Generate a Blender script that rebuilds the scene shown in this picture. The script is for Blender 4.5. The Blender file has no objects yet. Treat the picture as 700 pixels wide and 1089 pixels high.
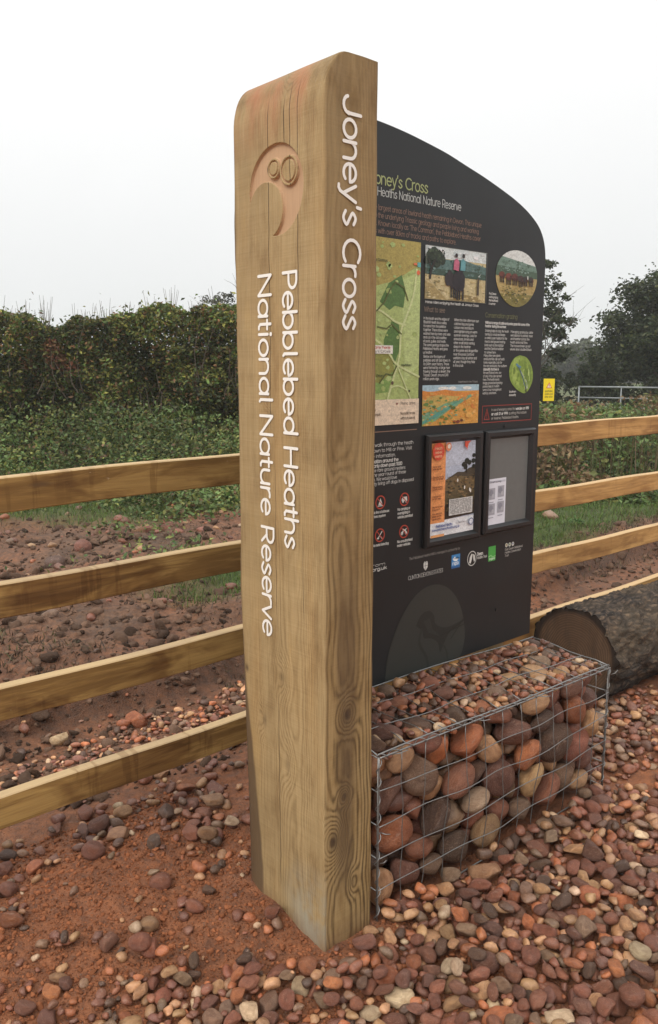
import bpy, bmesh, math, random
import numpy as np
from mathutils import Vector, Matrix, Euler
R = math.radians
rng = np.random.default_rng(7)
random.seed(7)
sc = bpy.context.scene
COL = sc.collection

# ------------------------------------------------------------------ helpers
def lin(h):
    if isinstance(h, str):
        h = h.lstrip('#'); c = [int(h[i:i+2], 16)/255 for i in (0, 2, 4)]
    else:
        c = [v/255 for v in h]
    return tuple((v/12.92 if v <= .04045 else ((v+.055)/1.055)**2.4) for v in c)

def tag(o, label=None, cat=None, group=None, kind=None):
    if label: o['label'] = label
    if cat: o['category'] = cat
    if group: o['group'] = group
    if kind: o['kind'] = kind
    return o

def empty(name, loc, label, cat, group=None, rz=0):
    o = bpy.data.objects.new(name, None); COL.objects.link(o)
    o.location = loc; o.rotation_euler = (0, 0, rz); o.empty_display_size = .1
    return tag(o, label, cat, group)

def link(name, me, mats, parent=None, loc=(0, 0, 0)):
    o = bpy.data.objects.new(name, me); COL.objects.link(o)
    for m in (mats if isinstance(mats, (list, tuple)) else [mats]):
        if m is not None and m.name not in [x.name for x in me.materials if x]: me.materials.append(m)
    if parent: o.parent = parent
    o.location = loc
    return o

def mesh_np(name, V, F, smooth=True, cols=None, mi=None):
    """V (n,3), F (m,k) uniform polygons"""
    me = bpy.data.meshes.new(name)
    V = np.asarray(V, np.float32); F = np.asarray(F, np.int32)
    k = F.shape[1]
    me.vertices.add(len(V)); me.vertices.foreach_set('co', V.ravel())
    me.loops.add(F.size); me.loops.foreach_set('vertex_index', F.ravel())
    me.polygons.add(len(F)); me.polygons.foreach_set('loop_start', np.arange(0, F.size, k, dtype=np.int32))
    me.polygons.foreach_set('use_smooth', np.full(len(F), smooth))
    if mi is not None: me.polygons.foreach_set('material_index', np.asarray(mi, np.int32))
    if cols is not None:
        a = me.attributes.new('col', 'FLOAT_COLOR', 'POINT')
        c = np.ones((len(V), 4), np.float32); c[:, :cols.shape[1]] = cols
        a.data.foreach_set('color', c.ravel())
    me.update(calc_edges=True); me.validate()
    return me

class MB:
    def __init__(s): s.v = []; s.f = []; s.m = []
    def add(s, V, F, m=0):
        n = len(s.v); s.v += [tuple(p) for p in V]; s.f += [tuple(i+n for i in f) for f in F]; s.m += [m]*len(F)
    def box(s, x0, x1, y0, y1, z0, z1, m=0, bev=0):
        if bev <= 0:
            s.add([(x0,y0,z0),(x1,y0,z0),(x1,y1,z0),(x0,y1,z0),(x0,y0,z1),(x1,y0,z1),(x1,y1,z1),(x0,y1,z1)],
                  [(0,3,2,1),(4,5,6,7),(0,1,5,4),(1,2,6,5),(2,3,7,6),(3,0,4,7)], m); return
        bm = bmesh.new(); bmesh.ops.create_cube(bm, size=1)
        for v in bm.verts:
            v.co = Vector(((x0+x1)/2+v.co.x*(x1-x0), (y0+y1)/2+v.co.y*(y1-y0), (z0+z1)/2+v.co.z*(z1-z0)))
        bmesh.ops.bevel(bm, geom=bm.edges[:], offset=bev, segments=2, affect='EDGES', profile=.5)
        s.bm(bm, m)
    def bm(s, bm, m=0):
        bm.verts.index_update(); s.add([v.co[:] for v in bm.verts], [[v.index for v in f.verts] for f in bm.faces], m); bm.free()
    def tube(s, pts, r, n=6, m=0, caps=True):
        pts = [Vector(p) for p in pts]; k = len(pts)
        rs = r if isinstance(r, (list, tuple)) else [r]*k
        V = []; prev = None
        for i, p in enumerate(pts):
            t = (pts[min(i+1, k-1)]-pts[max(i-1, 0)]).normalized()
            if prev is None:
                u = t.orthogonal().normalized()
            else:
                u = (prev - t*prev.dot(t)).normalized()
            prev = u; w = t.cross(u)
            for j in range(n):
                a = 2*math.pi*j/n; V.append(p + (u*math.cos(a)+w*math.sin(a))*rs[i])
        F = [(i*n+j, i*n+(j+1) % n, (i+1)*n+(j+1) % n, (i+1)*n+j) for i in range(k-1) for j in range(n)]
        if caps: F += [tuple(range(n-1, -1, -1)), tuple((k-1)*n+j for j in range(n))]
        s.add(V, F, m)
    def build(s, name, mats, parent=None, smooth=False, loc=(0, 0, 0)):
        me = bpy.data.meshes.new(name); me.from_pydata(s.v, [], s.f)
        me.polygons.foreach_set('material_index', s.m)
        me.polygons.foreach_set('use_smooth', [smooth]*len(s.f)); me.update()
        o = bpy.data.objects.new(name, me); COL.objects.link(o)
        for m in (mats if isinstance(mats, (list, tuple)) else [mats]): me.materials.append(m)
        if parent: o.parent = parent
        o.location = loc
        return o

# value noise (numpy) --------------------------------------------------------
_P = np.random.default_rng(3).random((256, 256))
def vnoise(x, y):
    xi = np.floor(x).astype(int); yi = np.floor(y).astype(int); fx = x-xi; fy = y-yi
    fx = fx*fx*(3-2*fx); fy = fy*fy*(3-2*fy)
    g = lambda i, j: _P[i & 255, j & 255]
    return (g(xi, yi)*(1-fx)+g(xi+1, yi)*fx)*(1-fy)+(g(xi, yi+1)*(1-fx)+g(xi+1, yi+1)*fx)*fy
def fbm(x, y, o=4):
    s = 0; a = .5
    for i in range(o):
        s = s+a*vnoise(x*2**i+17.3*i, y*2**i+5.1*i); a *= .5
    return s
def sstep(a, b, x):
    t = np.clip((x-a)/(b-a), 0, 1); return t*t*(3-2*t)

# ------------------------------------------------------------------ node helper
class NT:
    def __init__(s, name):
        s.mat = bpy.data.materials.new(name); s.mat.use_nodes = True
        s.t = s.mat.node_tree; s.t.nodes.clear()
        s.out = s.t.nodes.new('ShaderNodeOutputMaterial')
        s.b = s.t.nodes.new('ShaderNodeBsdfPrincipled')
        s.t.links.new(s.b.outputs[0], s.out.inputs[0])
    def n(s, kind, **kw):
        nd = s.t.nodes.new(kind)
        for k, v in kw.items(): setattr(nd, k, v)
        return nd
    def put(s, sock, v):
        if isinstance(v, bpy.types.NodeSocket): s.t.links.new(v, sock)
        elif v is not None:
            try: sock.default_value = v
            except Exception: sock.default_value = (*v, 1) if len(v) == 3 else v
    def math(s, op, a, b=None, clamp=False):
        nd = s.n('ShaderNodeMath', operation=op, use_clamp=clamp); s.put(nd.inputs[0], a)
        if b is not None: s.put(nd.inputs[1], b)
        return nd.outputs[0]
    def obj(s): return s.n('ShaderNodeTexCoord').outputs['Object']
    def scale(s, vec, sc_, off=(0, 0, 0)):
        nd = s.n('ShaderNodeMapping'); s.put(nd.inputs['Vector'], vec); nd.inputs['Scale'].default_value = sc_; nd.inputs['Location'].default_value = off
        return nd.outputs[0]
    def noise(s, vec, scale=1, detail=3, rough=.55, dist=0):
        nd = s.n('ShaderNodeTexNoise'); s.put(nd.inputs['Vector'], vec); nd.inputs['Scale'].default_value = scale
        nd.inputs['Detail'].default_value = detail; nd.inputs['Roughness'].default_value = rough; nd.inputs['Distortion'].default_value = dist
        return nd.outputs['Fac']
    def voro(s, vec, scale, feature='F1'):
        nd = s.n('ShaderNodeTexVoronoi', feature=feature); s.put(nd.inputs['Vector'], vec); nd.inputs['Scale'].default_value = scale
        return nd
    def ramp(s, fac, stops):
        nd = s.n('ShaderNodeValToRGB'); s.put(nd.inputs[0], fac); e = nd.color_ramp.elements
        while len(e) < len(stops): e.new(.5)
        for el, (p, c) in zip(e, stops):
            el.position = p; el.color = (*c, 1) if hasattr(c, '__len__') else (c, c, c, 1)
        return nd.outputs[0]
    def mr(s, v, a, b, c=0, d=1):
        nd = s.n('ShaderNodeMapRange'); s.put(nd.inputs[0], v)
        for i, q in enumerate((a, b, c, d)): nd.inputs[i+1].default_value = q
        return nd.outputs[0]
    def mix(s, fac, a, b, mode='MIX'):
        nd = s.n('ShaderNodeMix', data_type='RGBA', blend_type=mode); s.put(nd.inputs[0], fac); s.put(nd.inputs[6], a); s.put(nd.inputs[7], b)
        return nd.outputs[2]
    def bump(s, h, strength=.5, dist=.01):
        nd = s.n('ShaderNodeBump'); s.put(nd.inputs['Height'], h); nd.inputs['Strength'].default_value = strength; nd.inputs['Distance'].default_value = dist
        s.t.links.new(nd.outputs[0], s.b.inputs['Normal']); return nd
    def fin(s, col=None, rough=.6, metal=0, spec=.5):
        if col is not None: s.put(s.b.inputs['Base Color'], (*col, 1) if isinstance(col, tuple) and len(col) == 3 else col)
        s.put(s.b.inputs['Roughness'], rough); s.b.inputs['Metallic'].default_value = metal
        s.b.inputs['Specular IOR Level'].default_value = spec
        return s.mat
_flat = {}
def flat(c, rough=.5, metal=0, spec=.4, var=.12, sc_=40, art=False):
    key = (c if isinstance(c, str) else tuple(c), rough, metal, art)
    if key in _flat: return _flat[key]
    L = lin(c); t = NT('paint_%s' % len(_flat))
    n = t.noise(t.obj(), sc_, 4) if not art else t.math('ADD', t.math('MULTIPLY', t.noise(t.scale(t.obj(), (1, 1, 1.6)), 55, 6, .72, .6), .9), t.math('MULTIPLY', t.math('SUBTRACT', t.noise(t.obj(), 330, 3, .6), .45), .8))
    if art: n = t.mr(n, .25, .75)
    col = t.mix(n, tuple(v*(1-var) for v in L)+(1,), tuple(min(1, v*(1+var)) for v in L)+(1,))
    _flat[key] = t.fin(col, rough, metal, spec); return _flat[key]

# ------------------------------------------------------------------ camera
CAM_H = 1.65; YAW = R(48.76); TILT = R(9.8947); FPX = 880/1089
fw = np.array([math.cos(YAW), math.sin(YAW), 0]); rt = np.array([math.sin(YAW), -math.cos(YAW), 0])
cam = bpy.data.cameras.new('camera'); co = bpy.data.objects.new('camera', cam); COL.objects.link(co)
cam.sensor_fit = 'VERTICAL'; cam.sensor_height = 24; cam.sensor_width = 24; cam.lens = 24*FPX
cam.clip_start = .05; cam.clip_end = 3000
co.location = (0, 0, CAM_H); co.rotation_euler = (R(90)-TILT, 0, YAW-R(90))
sc.camera = co
def polar(d, lat, z=0):
    p = fw*d+rt*lat; return (float(p[0]), float(p[1]), z)
def in_view(P):
    """apparent place (0..1 across, 0..1 down) and distance of points; used only to rank which loose stones show largest"""
    P = np.asarray(P, float)-np.array([0, 0, CAM_H])
    F = fw*math.cos(TILT)-np.array([0, 0, math.sin(TILT)]); U = np.array([0, 0, math.cos(TILT)])+fw*math.sin(TILT)
    d = P@F; return .5+FPX*(P@rt)/d*1089/700, .5-FPX*(P@U)/d, d

# ------------------------------------------------------------------ world & light
w = bpy.data.worlds.new('World'); sc.world = w; w.use_nodes = True
nt = w.node_tree; nt.nodes.clear()
def wn(k): return nt.nodes.new(k)
sky = wn('ShaderNodeTexSky'); sky.sky_type = 'NISHITA'; sky.sun_disc = False
SUN_EL, SUN_AZ = R(42), math.atan2(-.75, -.66)
SUN_AZ = math.atan2(-.30, -1.0)
sky.sun_elevation = SUN_EL; sky.sun_rotation = R(90)-SUN_AZ; sky.dust_density = 6; sky.air_density = 1.2
tc = wn('ShaderNodeTexCoord'); sep = wn('ShaderNodeSeparateXYZ'); nt.links.new(tc.outputs['Generated'], sep.inputs[0])
rp = wn('ShaderNodeValToRGB'); e = rp.color_ramp.elements
SK = 7.0
stops = [(0, (.80, .82, .82)), (.12, (.86, .87, .87)), (.35, (1.0, 1.0, .995)), (.62, (1.35, 1.35, 1.34)), (1, (1.65, 1.65, 1.63))]
while len(e) < len(stops): e.new(.5)
for el, (p, c) in zip(e, stops): el.position = p; el.color = (*c, 1)
nt.links.new(sep.outputs[2], rp.inputs[0])
nz = wn('ShaderNodeTexNoise'); nz.inputs['Scale'].default_value = 1.8; nz.inputs['Detail'].default_value = 4
nt.links.new(tc.outputs['Generated'], nz.inputs['Vector'])
mrn = wn('ShaderNodeMapRange'); nt.links.new(nz.outputs['Fac'], mrn.inputs[0])
for i, q in enumerate((.25, .75, .95*SK, 1.05*SK)): mrn.inputs[i+1].default_value = q
sclr = wn('ShaderNodeVectorMath'); sclr.operation = 'SCALE'; nt.links.new(rp.outputs[0], sclr.inputs[0]); nt.links.new(mrn.outputs[0], sclr.inputs['Scale'])
hs = wn('ShaderNodeHueSaturation'); hs.inputs['Saturation'].default_value = .25; nt.links.new(sky.outputs[0], hs.inputs['Color'])
mx = wn('ShaderNodeMix'); mx.data_type = 'RGBA'; mx.inputs[0].default_value = .94
nt.links.new(hs.outputs[0], mx.inputs[6]); nt.links.new(sclr.outputs[0], mx.inputs[7])
bg = wn('ShaderNodeBackground'); bg.inputs['Strength'].default_value = .14
nt.links.new(mx.outputs[2], bg.inputs[0]); wo = wn('ShaderNodeOutputWorld'); nt.links.new(bg.outputs[0], wo.inputs[0])
sl = bpy.data.lights.new('sun', 'SUN'); sl.energy = 1.35; sl.angle = R(25); sl.color = (1, .96, .9)
so = bpy.data.objects.new('sun', sl); COL.objects.link(so)
sd = Vector((math.cos(SUN_AZ)*math.cos(SUN_EL), math.sin(SUN_AZ)*math.cos(SUN_EL), math.sin(SUN_EL)))
so.rotation_euler = sd.to_track_quat('Z', 'Y').to_euler(); so.location = (-4, -3, 8)
sc.view_settings.view_transform = 'Standard'; sc.view_settings.look = 'None'; sc.view_settings.exposure = .17; sc.view_settings.gamma = 1
sc.render.engine = 'CYCLES'; sc.cycles.use_denoising = True; sc.cycles.max_bounces = 8

# ------------------------------------------------------------------ ground
def ground_h(x, y):
    h = (fbm(x*1.3+3, y*1.3+8, 4)-.47)*.045*sstep(.2, .8, np.ones_like(x))
    h = h+(fbm(x*9, y*9+4, 4)-.47)*.030
    h = h+(fbm(x*30+9, y*30, 3)-.44)*.017*(np.hypot(x-1.5, y-1.5) < 5)
    h = h-.008
    # soil heaped against the foot of the post
    d = np.hypot(np.maximum(np.maximum(1.381-x, x-1.571), 0), np.maximum(np.maximum(1.595-y, y-1.975), 0))
    side = sstep(1.62, 1.85, y)*.8+.2
    h = h+.048*np.exp(-(d/.15)**2)*side
    h = h+.03*np.exp(-(((x-1.15)/.35)**2+((y-2.35)/.35)**2))
    # cut bank behind the fence, running along it
    e_ = 3.62+.30*(fbm(x*.9, 3+x*0, 3)-.47)+.05*np.sin(x*2.1)+.10*(fbm(x*6, y*6, 3)-.47)
    up = sstep(-.10, .10, y-e_)
    h = h+up*(.17+.16*(fbm(x*2.6, y*2.6, 4)-.45))-.03*np.exp(-((y-e_+.30)/.20)**2)
    rough = sstep(3.4, 3.9, y)*sstep(16, 8, y)
    h = h+rough*(.07*(fbm(x*4.2+3, y*4.2, 4)-.47)+.035*np.abs(fbm(x*13, y*13, 3)-.45)+.12*(fbm(x*.8, y*.8+5, 3)-.47))
    # far rise
    dist = x*fw[0]+y*fw[1]
    h = h+.006*np.clip(dist-9, 0, 60)*0
    return h
def axis(lo, hi, step, far0, far1):
    a = list(np.arange(lo, hi, step)); s = step; p = a[-1]
    while p < far1: s *= (1.022 if p < 14 else 1.12); p += s; a.append(min(p, far1))
    s = step; p = a[0]
    while p > far0: s *= 1.09; p -= s; a.insert(0, max(p, far0))
    return np.array(a)
gx = axis(.35, 5.2, .0135, -880, 880); gy = axis(.55, 4.4, .0135, -880, 880)
X, Y = np.meshgrid(gx, gy, indexing='ij')
Z = ground_h(X, Y)
BARE = np.array([(.96, 2.46), (1.2, 2.36), (1.42, 2.15), (1.62, 1.9), (1.6, 1.5), (1.40, 1.50), (1.26, 1.60), (1.13, 1.80), (.97, 1.98), (.84, 2.15), (.82, 2.3)])
def inpoly(x, y, P):
    r = np.zeros(np.shape(x), bool); n = len(P)
    for i in range(n):
        x1, y1 = P[i]; x2, y2 = P[(i+1) % n]
        c = ((y1 > y) != (y2 > y)) & (x < (x2-x1)*(y-y1)/(y2-y1+1e-12)+x1); r ^= c
    return r
def grass_w(x, y):
    g = np.zeros_like(x)
    n = fbm(x*1.1+40, y*1.1, 4)
    left = np.exp(-(((x-3.6)/.75)**2+((y-5.0)/.55)**2))*1.5
    right = sstep(3.7, 4.4, y-.05*(x-7))*sstep(4.6, 5.6, x)*sstep(12, 8, y)*1.25
    far = sstep(6.8, 8.6, y+.25*x-.9)
    g = np.clip(np.maximum(np.maximum(left, right), far)*1.0+(n-.5)*1.6, 0, 1)*(np.maximum(np.maximum(left, right), far) > .08)
    return np.where(y > 3.8, g, 0)
nv = X.size
zone = np.zeros((nv, 3), np.float32)
xf, yf = X.ravel(), Y.ravel()
zone[:, 0] = grass_w(xf, yf)
redsoil = np.clip(1-.48*sstep(2.45, 3.1, yf)+1.6*(fbm(xf*1.1, yf*1.1+30, 4)-.47)*(yf > 3.3), 0, 1)
zone[:, 1] = redsoil
e0 = 3.55
zone[:, 2] = np.clip(np.exp(-((yf-3.62)/.16)**2)*.9+(fbm(xf*2, yf*2+11, 3)-.53)*1.2, 0, .8)   # shade on the cut bank's face put into the colour, plus random dark patches
nx, ny = len(gx), len(gy)
idx = np.arange(nv).reshape(nx, ny)
F = np.stack([idx[:-1, :-1], idx[1:, :-1], idx[1:, 1:], idx[:-1, 1:]], -1).reshape(-1, 4)
t = NT('soil')
oc = t.obj(); at = t.n('ShaderNodeAttribute', attribute_name='col'); sp = t.n('ShaderNodeSeparateColor'); t.t.links.new(at.outputs['Color'], sp.inputs[0])
n1 = t.noise(oc, 2.2, 6, .6); n2 = t.noise(oc, 22, 6, .65); n3 = t.noise(oc, 140, 4, .6)
red = t.mix(n1, (.260, .098, .042, 1), (.450, .168, .072, 1)); red = t.mix(t.mr(n2, .35, .65), t.mix(.65, red, (.075, .036, .023, 1)), red)
brn = t.mix(n1, (.115, .066, .041, 1), (.25, .150, .093, 1)); brn = t.mix(t.mr(n2, .38, .62), t.mix(.65, brn, (.05, .032, .022, 1)), brn)
soil = t.mix(sp.outputs[1], brn, red)
n4 = t.noise(oc, 7, 6, .72); n5 = t.noise(t.scale(oc, (1, 1, 1), (5, 9, 2)), 38, 5, .75)
drk = t.math('SUBTRACT', 1, t.math('MULTIPLY', sp.outputs[1], .62))
soil = t.mix(t.math('MULTIPLY', t.mr(n4, .48, .66, 0, .72), drk), soil, t.mix(1, soil, (.42, .38, .36, 1), 'MULTIPLY')); soil = t.mix(t.math('MULTIPLY', t.mr(n5, .52, .68, 0, .6), drk), soil, t.mix(1, soil, (.45, .42, .40, 1), 'MULTIPLY')); soil = t.mix(t.mr(n5, .42, .28, 0, .4), soil, (.30, .20, .14, 1))
soil = t.mix(t.math('MULTIPLY', sp.outputs[2], .75), soil, (.045, .029, .020, 1))
grs = t.mix(n2, (.035, .055, .014, 1), (.10, .13, .035, 1))
colr = t.mix(sp.outputs[0], soil, grs)
speck = t.voro(oc, 95); spk = t.mr(speck.outputs['Distance'], .10, .28, 1, 0)
keep = t.math('GREATER_THAN', t.n('ShaderNodeSeparateColor').outputs[0] if False else t.noise(oc, 31, 2), .56)
colr = t.mix(t.math('MULTIPLY', t.math('MULTIPLY', spk, keep), t.math('SUBTRACT', .75, t.math('MULTIPLY', sp.outputs[0], .6))), colr, t.mix(speck.outputs['Color'], (.16, .09, .07, 1), (.42, .33, .26, 1)))
t.bump(t.math('ADD', t.math('MULTIPLY', n2, .7), t.math('ADD', t.math('MULTIPLY', n3, .5), t.math('MULTIPLY', spk, .35))), 1.0, .022)
soil_mat = t.fin(colr, t.mr(n2, .3, .7, .6, .95), 0, .35)
ground = link('ground', mesh_np('ground', np.stack([xf, yf, Z.ravel()], 1), F, True, zone), soil_mat)
tag(ground, 'bare reddish brown earth and rough grass around the sign', 'ground', kind='structure')

# ------------------------------------------------------------------ stones: shapes, colours
def ico(sub):
    bm = bmesh.new(); bmesh.ops.create_icosphere(bm, subdivisions=sub, radius=1)
    bm.verts.ensure_lookup_table(); bm.verts.index_update()
    V = np.array([v.co[:] for v in bm.verts]); Fc = np.array([[v.index for v in f.verts] for f in bm.faces]); bm.free(); return V, Fc
def pebble_shape(sub, seed, lump=.13, facets=(3, 9)):
    r = np.random.default_rng(seed); V, Fc = ico(sub); V = V.copy()
    d = np.zeros(len(V))
    for k in range(7):
        q = r.normal(size=3); q /= np.linalg.norm(q); d += r.uniform(.3, 1)*np.sin((V@q)*r.uniform(1.2, 3.6)+r.uniform(0, 6))
    V *= (1+lump*d/2.2)[:, None]
    for k in range(r.integers(*facets)):                      # worn flat facets
        q = r.normal(size=3); q /= np.linalg.norm(q); c = r.uniform(.52, .85); s = V@q
        V -= np.outer(np.maximum(s-c, 0)*.92, q)
    V -= (V.max(0)+V.min(0))/2; V /= (V.max(0)-V.min(0))/2
    return V, Fc
HI = [pebble_shape(3, 100+i, .15+.06*(i % 3)) for i in range(12)]
LO = [pebble_shape(2, 300+i, .17+.06*(i % 3)) for i in range(12)]
FAM = [('rusty orange', (166, 101, 64), .13), ('reddish brown', (134, 84, 63), .29), ('purplish brown', (118, 78, 62), .15), ('dark brown', (90, 65, 49), .11),
       ('tan', (178, 136, 98), .17), ('pale cream', (196, 168, 136), .025), ('greyish brown', (134, 106, 83), .11)]
FP = np.array([f[2] for f in FAM]); FP /= FP.sum()
def stone_col(k, r=rng):
    c = np.array(lin(FAM[k][1])); return np.clip(c*r.uniform(.80, 1.50)*(1+r.normal(0, .025, 3)), .01, .8)
def stone_mat(name, src):
    t = NT(name); oc = t.obj()
    if src == 'obj':
        base = t.n('ShaderNodeObjectInfo').outputs['Color']; S = 1.6; oi = t.n('ShaderNodeObjectInfo').outputs['Random']
        vec = t.n('ShaderNodeVectorMath', operation='ADD'); t.put(vec.inputs[0], oc)
        cx_ = t.n('ShaderNodeCombineXYZ'); t.put(cx_.inputs[0], t.math('MULTIPLY', oi, 37)); t.put(cx_.inputs[1], t.math('MULTIPLY', oi, 11)); t.t.links.new(cx_.outputs[0], vec.inputs[1]); vec = vec.outputs[0]
    else:
        base = t.n('ShaderNodeAttribute', attribute_name='col').outputs['Color']; S = 45; vec = oc
    a = t.noise(vec, S*1.0, 4, .6, .6); b = t.noise(vec, S*7, 5, .7); c = t.noise(t.scale(vec, (1, 1, 4)), S*1.4, 3, .5, 1.2)
    col = t.mix(t.mr(a, .35, .7), t.mix(1, base, (.58, .50, .45, 1), 'MULTIPLY'), base)
    col = t.mix(t.mr(b, .52, .74, 0, .45), col, t.mix(.5, col, (.55, .42, .33, 1)))
    col = t.mix(t.mr(b, .45, .25, 0, .55), col, t.mix(1, col, (.4, .36, .36, 1), 'MULTIPLY'))
    col = t.mix(t.mr(c, .60, .68, 0, .35), col, (.42, .27, .19, 1))
    t.bump(t.math('ADD', b, t.math('MULTIPLY', a, .8)), .5, .004 if src != 'obj' else .12)
    return t.fin(col, t.mr(a, .3, .7, .30, .52), 0, .5)
M_ST_OBJ = stone_mat('stone_single', 'obj'); M_ST = stone_mat('stone_gravel', 'col')
HI_ME = []
for i, (V, Fc) in enumerate(HI):
    me = mesh_np('stone_shape', V, Fc, True); me.materials.append(M_ST_OBJ); HI_ME.append(me)

COB_ME = []
for i in range(10):
    V, Fc = pebble_shape(3, 500+i, .13, (1, 4)); me = mesh_np('cobble_shape', V, Fc, True); me.materials.append(M_ST_OBJ); COB_ME.append(me)

class Bed:
    """height field that loose stones are dropped on one after the other"""
    def __init__(s, x0, x1, y0, y1, c, base):
        s.x0, s.y0, s.c = x0, y0, c; s.nx = int((x1-x0)/c)+1; s.ny = int((y1-y0)/c)+1
        xs = x0+np.arange(s.nx)*c; ys = y0+np.arange(s.ny)*c
        s.X, s.Y = np.meshgrid(xs, ys, indexing='ij'); s.H = base(s.X, s.Y)
    def win(s, x, y, a, b, yaw):
        r = max(a, b); i0 = int((x-r-s.x0)/s.c); i1 = int((x+r-s.x0)/s.c)+2; j0 = int((y-r-s.y0)/s.c); j1 = int((y+r-s.y0)/s.c)+2
        if i0 < 0 or j0 < 0 or i1 > s.nx or j1 > s.ny: return None
        dx = s.X[i0:i1, j0:j1]-x; dy = s.Y[i0:i1, j0:j1]-y; ca, sa = math.cos(yaw), math.sin(yaw)
        q = ((dx*ca+dy*sa)/a)**2+((dy*ca-dx*sa)/b)**2
        return i0, i1, j0, j1, q
    def drop(s, cands, a, b, c, sink=.12, keep=None):
        best = None
        for (x, y, yaw) in cands:
            wv = s.win(x, y, a, b, yaw)
            if wv is None: continue
            i0, i1, j0, j1, q = wv; m = q < 1
            if not m.any(): continue
            z = (s.H[i0:i1, j0:j1][m]+c*np.sqrt(1-q[m])).max()
            if best is None or z < best[0]: best = (z, x, y, yaw, i0, i1, j0, j1, q)
        if best is None: return None
        z, x, y, yaw, i0, i1, j0, j1, q = best; z -= sink*c; m = q < 1
        if keep and not keep(x, y, z): return None
        hh = s.H[i0:i1, j0:j1]; hh[m] = np.maximum(hh[m], z+c*np.sqrt(1-q[m]))
        return np.array([x, y, z]), yaw
    def stamp(s, p, a, b, c, yaw=0):
        wv = s.win(p[0], p[1], a, b, yaw)
        if wv is None: return
        i0, i1, j0, j1, q = wv; m = q < 1; hh = s.H[i0:i1, j0:j1]; hh[m] = np.maximum(hh[m], p[2]+c*np.sqrt(1-q[m]))

def rotz_tilt(yaw, amt):
    return Euler((rng.normal(0, amt), rng.normal(0, amt), yaw), 'XYZ').to_matrix()

stones = []       # dict(pos, rot(3x3), half sizes, fam, colour, where)
# --- positions of things the stones lie against
GA0, GA1, GB0, GB1 = 1.590, 2.852, 1.597, 1.948
def gtop(a): return .533-.036*(a-GA0)/(GA1-GA0)

def gravel_w(x, y):
    if inpoly(np.array([x]), np.array([y]), BARE)[0]: return .04
    if 1.36 < x < 1.59 and 1.57 < y < 1.99: return 0
    if GA0-.01 < x < GA1+.01 and GB0+.0 < y < GB1: return 0
    if GA0 < x < GA1 and GB0-.16 < y <= GB0: return 1
    if 3.52 < x and 2.0 < y < 2.4: return 0
    nn = float(fbm(np.array([x*2.0]), np.array([y*2.0+60]), 3)[0])
    if y < 2.12:
        dd_ = x*fw[0]+y*fw[1]
        if dd_ < 2.03+.14*(nn-.47) and x < 1.5: return np.clip(.50+1.4*(nn-.47), .15, .9)
        if x < 1.32: return .04+.6*max(0, nn-.47)+.25*max(0, (1.0-x))*(y < 2.2)
        if x > 2.9: return np.clip(.5+2.2*(nn-.45), .12, 1)
        return np.clip(1.0+1.5*(nn-.45), .45, 1)
    if y < 2.75: return np.clip(.50+2.5*(nn-.47), .1, .9)
    if y < 3.7: return np.clip(.20+2*(nn-.5), .05, .5)
    return np.clip(.06+.6*(nn-.5), .0, .3)*max(.15, 1-(y-3.7)/5)

# ------------------------------------------------------------------ gabion stones
# face bed: u along the basket, v up, depth measured inwards from the wire
def bulge(t, v): return .020*np.sin(math.pi*np.clip(t, 0, 1))*np.sin(math.pi*np.clip(v, 0, 1))*(1+.5*np.sin(t*17+v*5))
cob = []; rub = []
fb = Bed(GA0-.02, GA1+.02, -.02, .60, .008, lambda x, y: np.where((x > GA0+.004) & (x < GA1-.004) & (y > .004) & (y < gtop(x)+.005), 0.0, 9.0))
sizes = sorted(np.clip(rng.lognormal(math.log(.062), .22, 60), .046, .098), reverse=True)+sorted(np.clip(rng.lognormal(math.log(.042), .2, 120), .030, .056), reverse=True)+sorted(np.clip(rng.lognormal(math.log(.028), .2, 150), .018, .036), reverse=True)
for i, s in enumerate(sizes):
    a = s; b = s*rng.uniform(.52, .85); c = s*rng.uniform(.48, .66)
    cands = []
    for k in range(140 if i < 60 else 90):
        yw = rng.normal(.25, .5) if rng.random() < .7 else rng.uniform(0, math.pi)
        cands.append((rng.uniform(GA0+.02, GA1-.02), rng.uniform(.02, .52), yw))
    r_ = fb.drop(cands, a, b, c, .10)
    if r_ is None: continue
    p, yaw = r_
    if p[2] > 2: continue
    dep = p[2]
    uu = (p[0]-GA0)/(GA1-GA0); vv = p[1]/gtop(p[0])
    pos = np.array([p[0], GB0+.004+dep-float(bulge(uu, vv)), p[1]])
    if pos[1]+c > GB1-.02: continue
    # local axes: a along (cos yaw, 0, sin yaw), b up, c inwards
    ca, sa = math.cos(yaw), math.sin(yaw)
    M = Matrix(((ca, -sa, 0), (0, 0, -1), (sa, ca, 0)))
    M = M @ Euler((rng.normal(0, .08), rng.normal(0, .08), 0)).to_matrix()
    k = rng.choice(len(FAM), p=FP)
    d = dict(pos=pos, rot=M, s=(a, b, c), fam=k, col=stone_col(k), front=dep-c)
    (cob if (dep-c) < .030 and len(cob) < 190 else rub).append(d)
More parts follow.
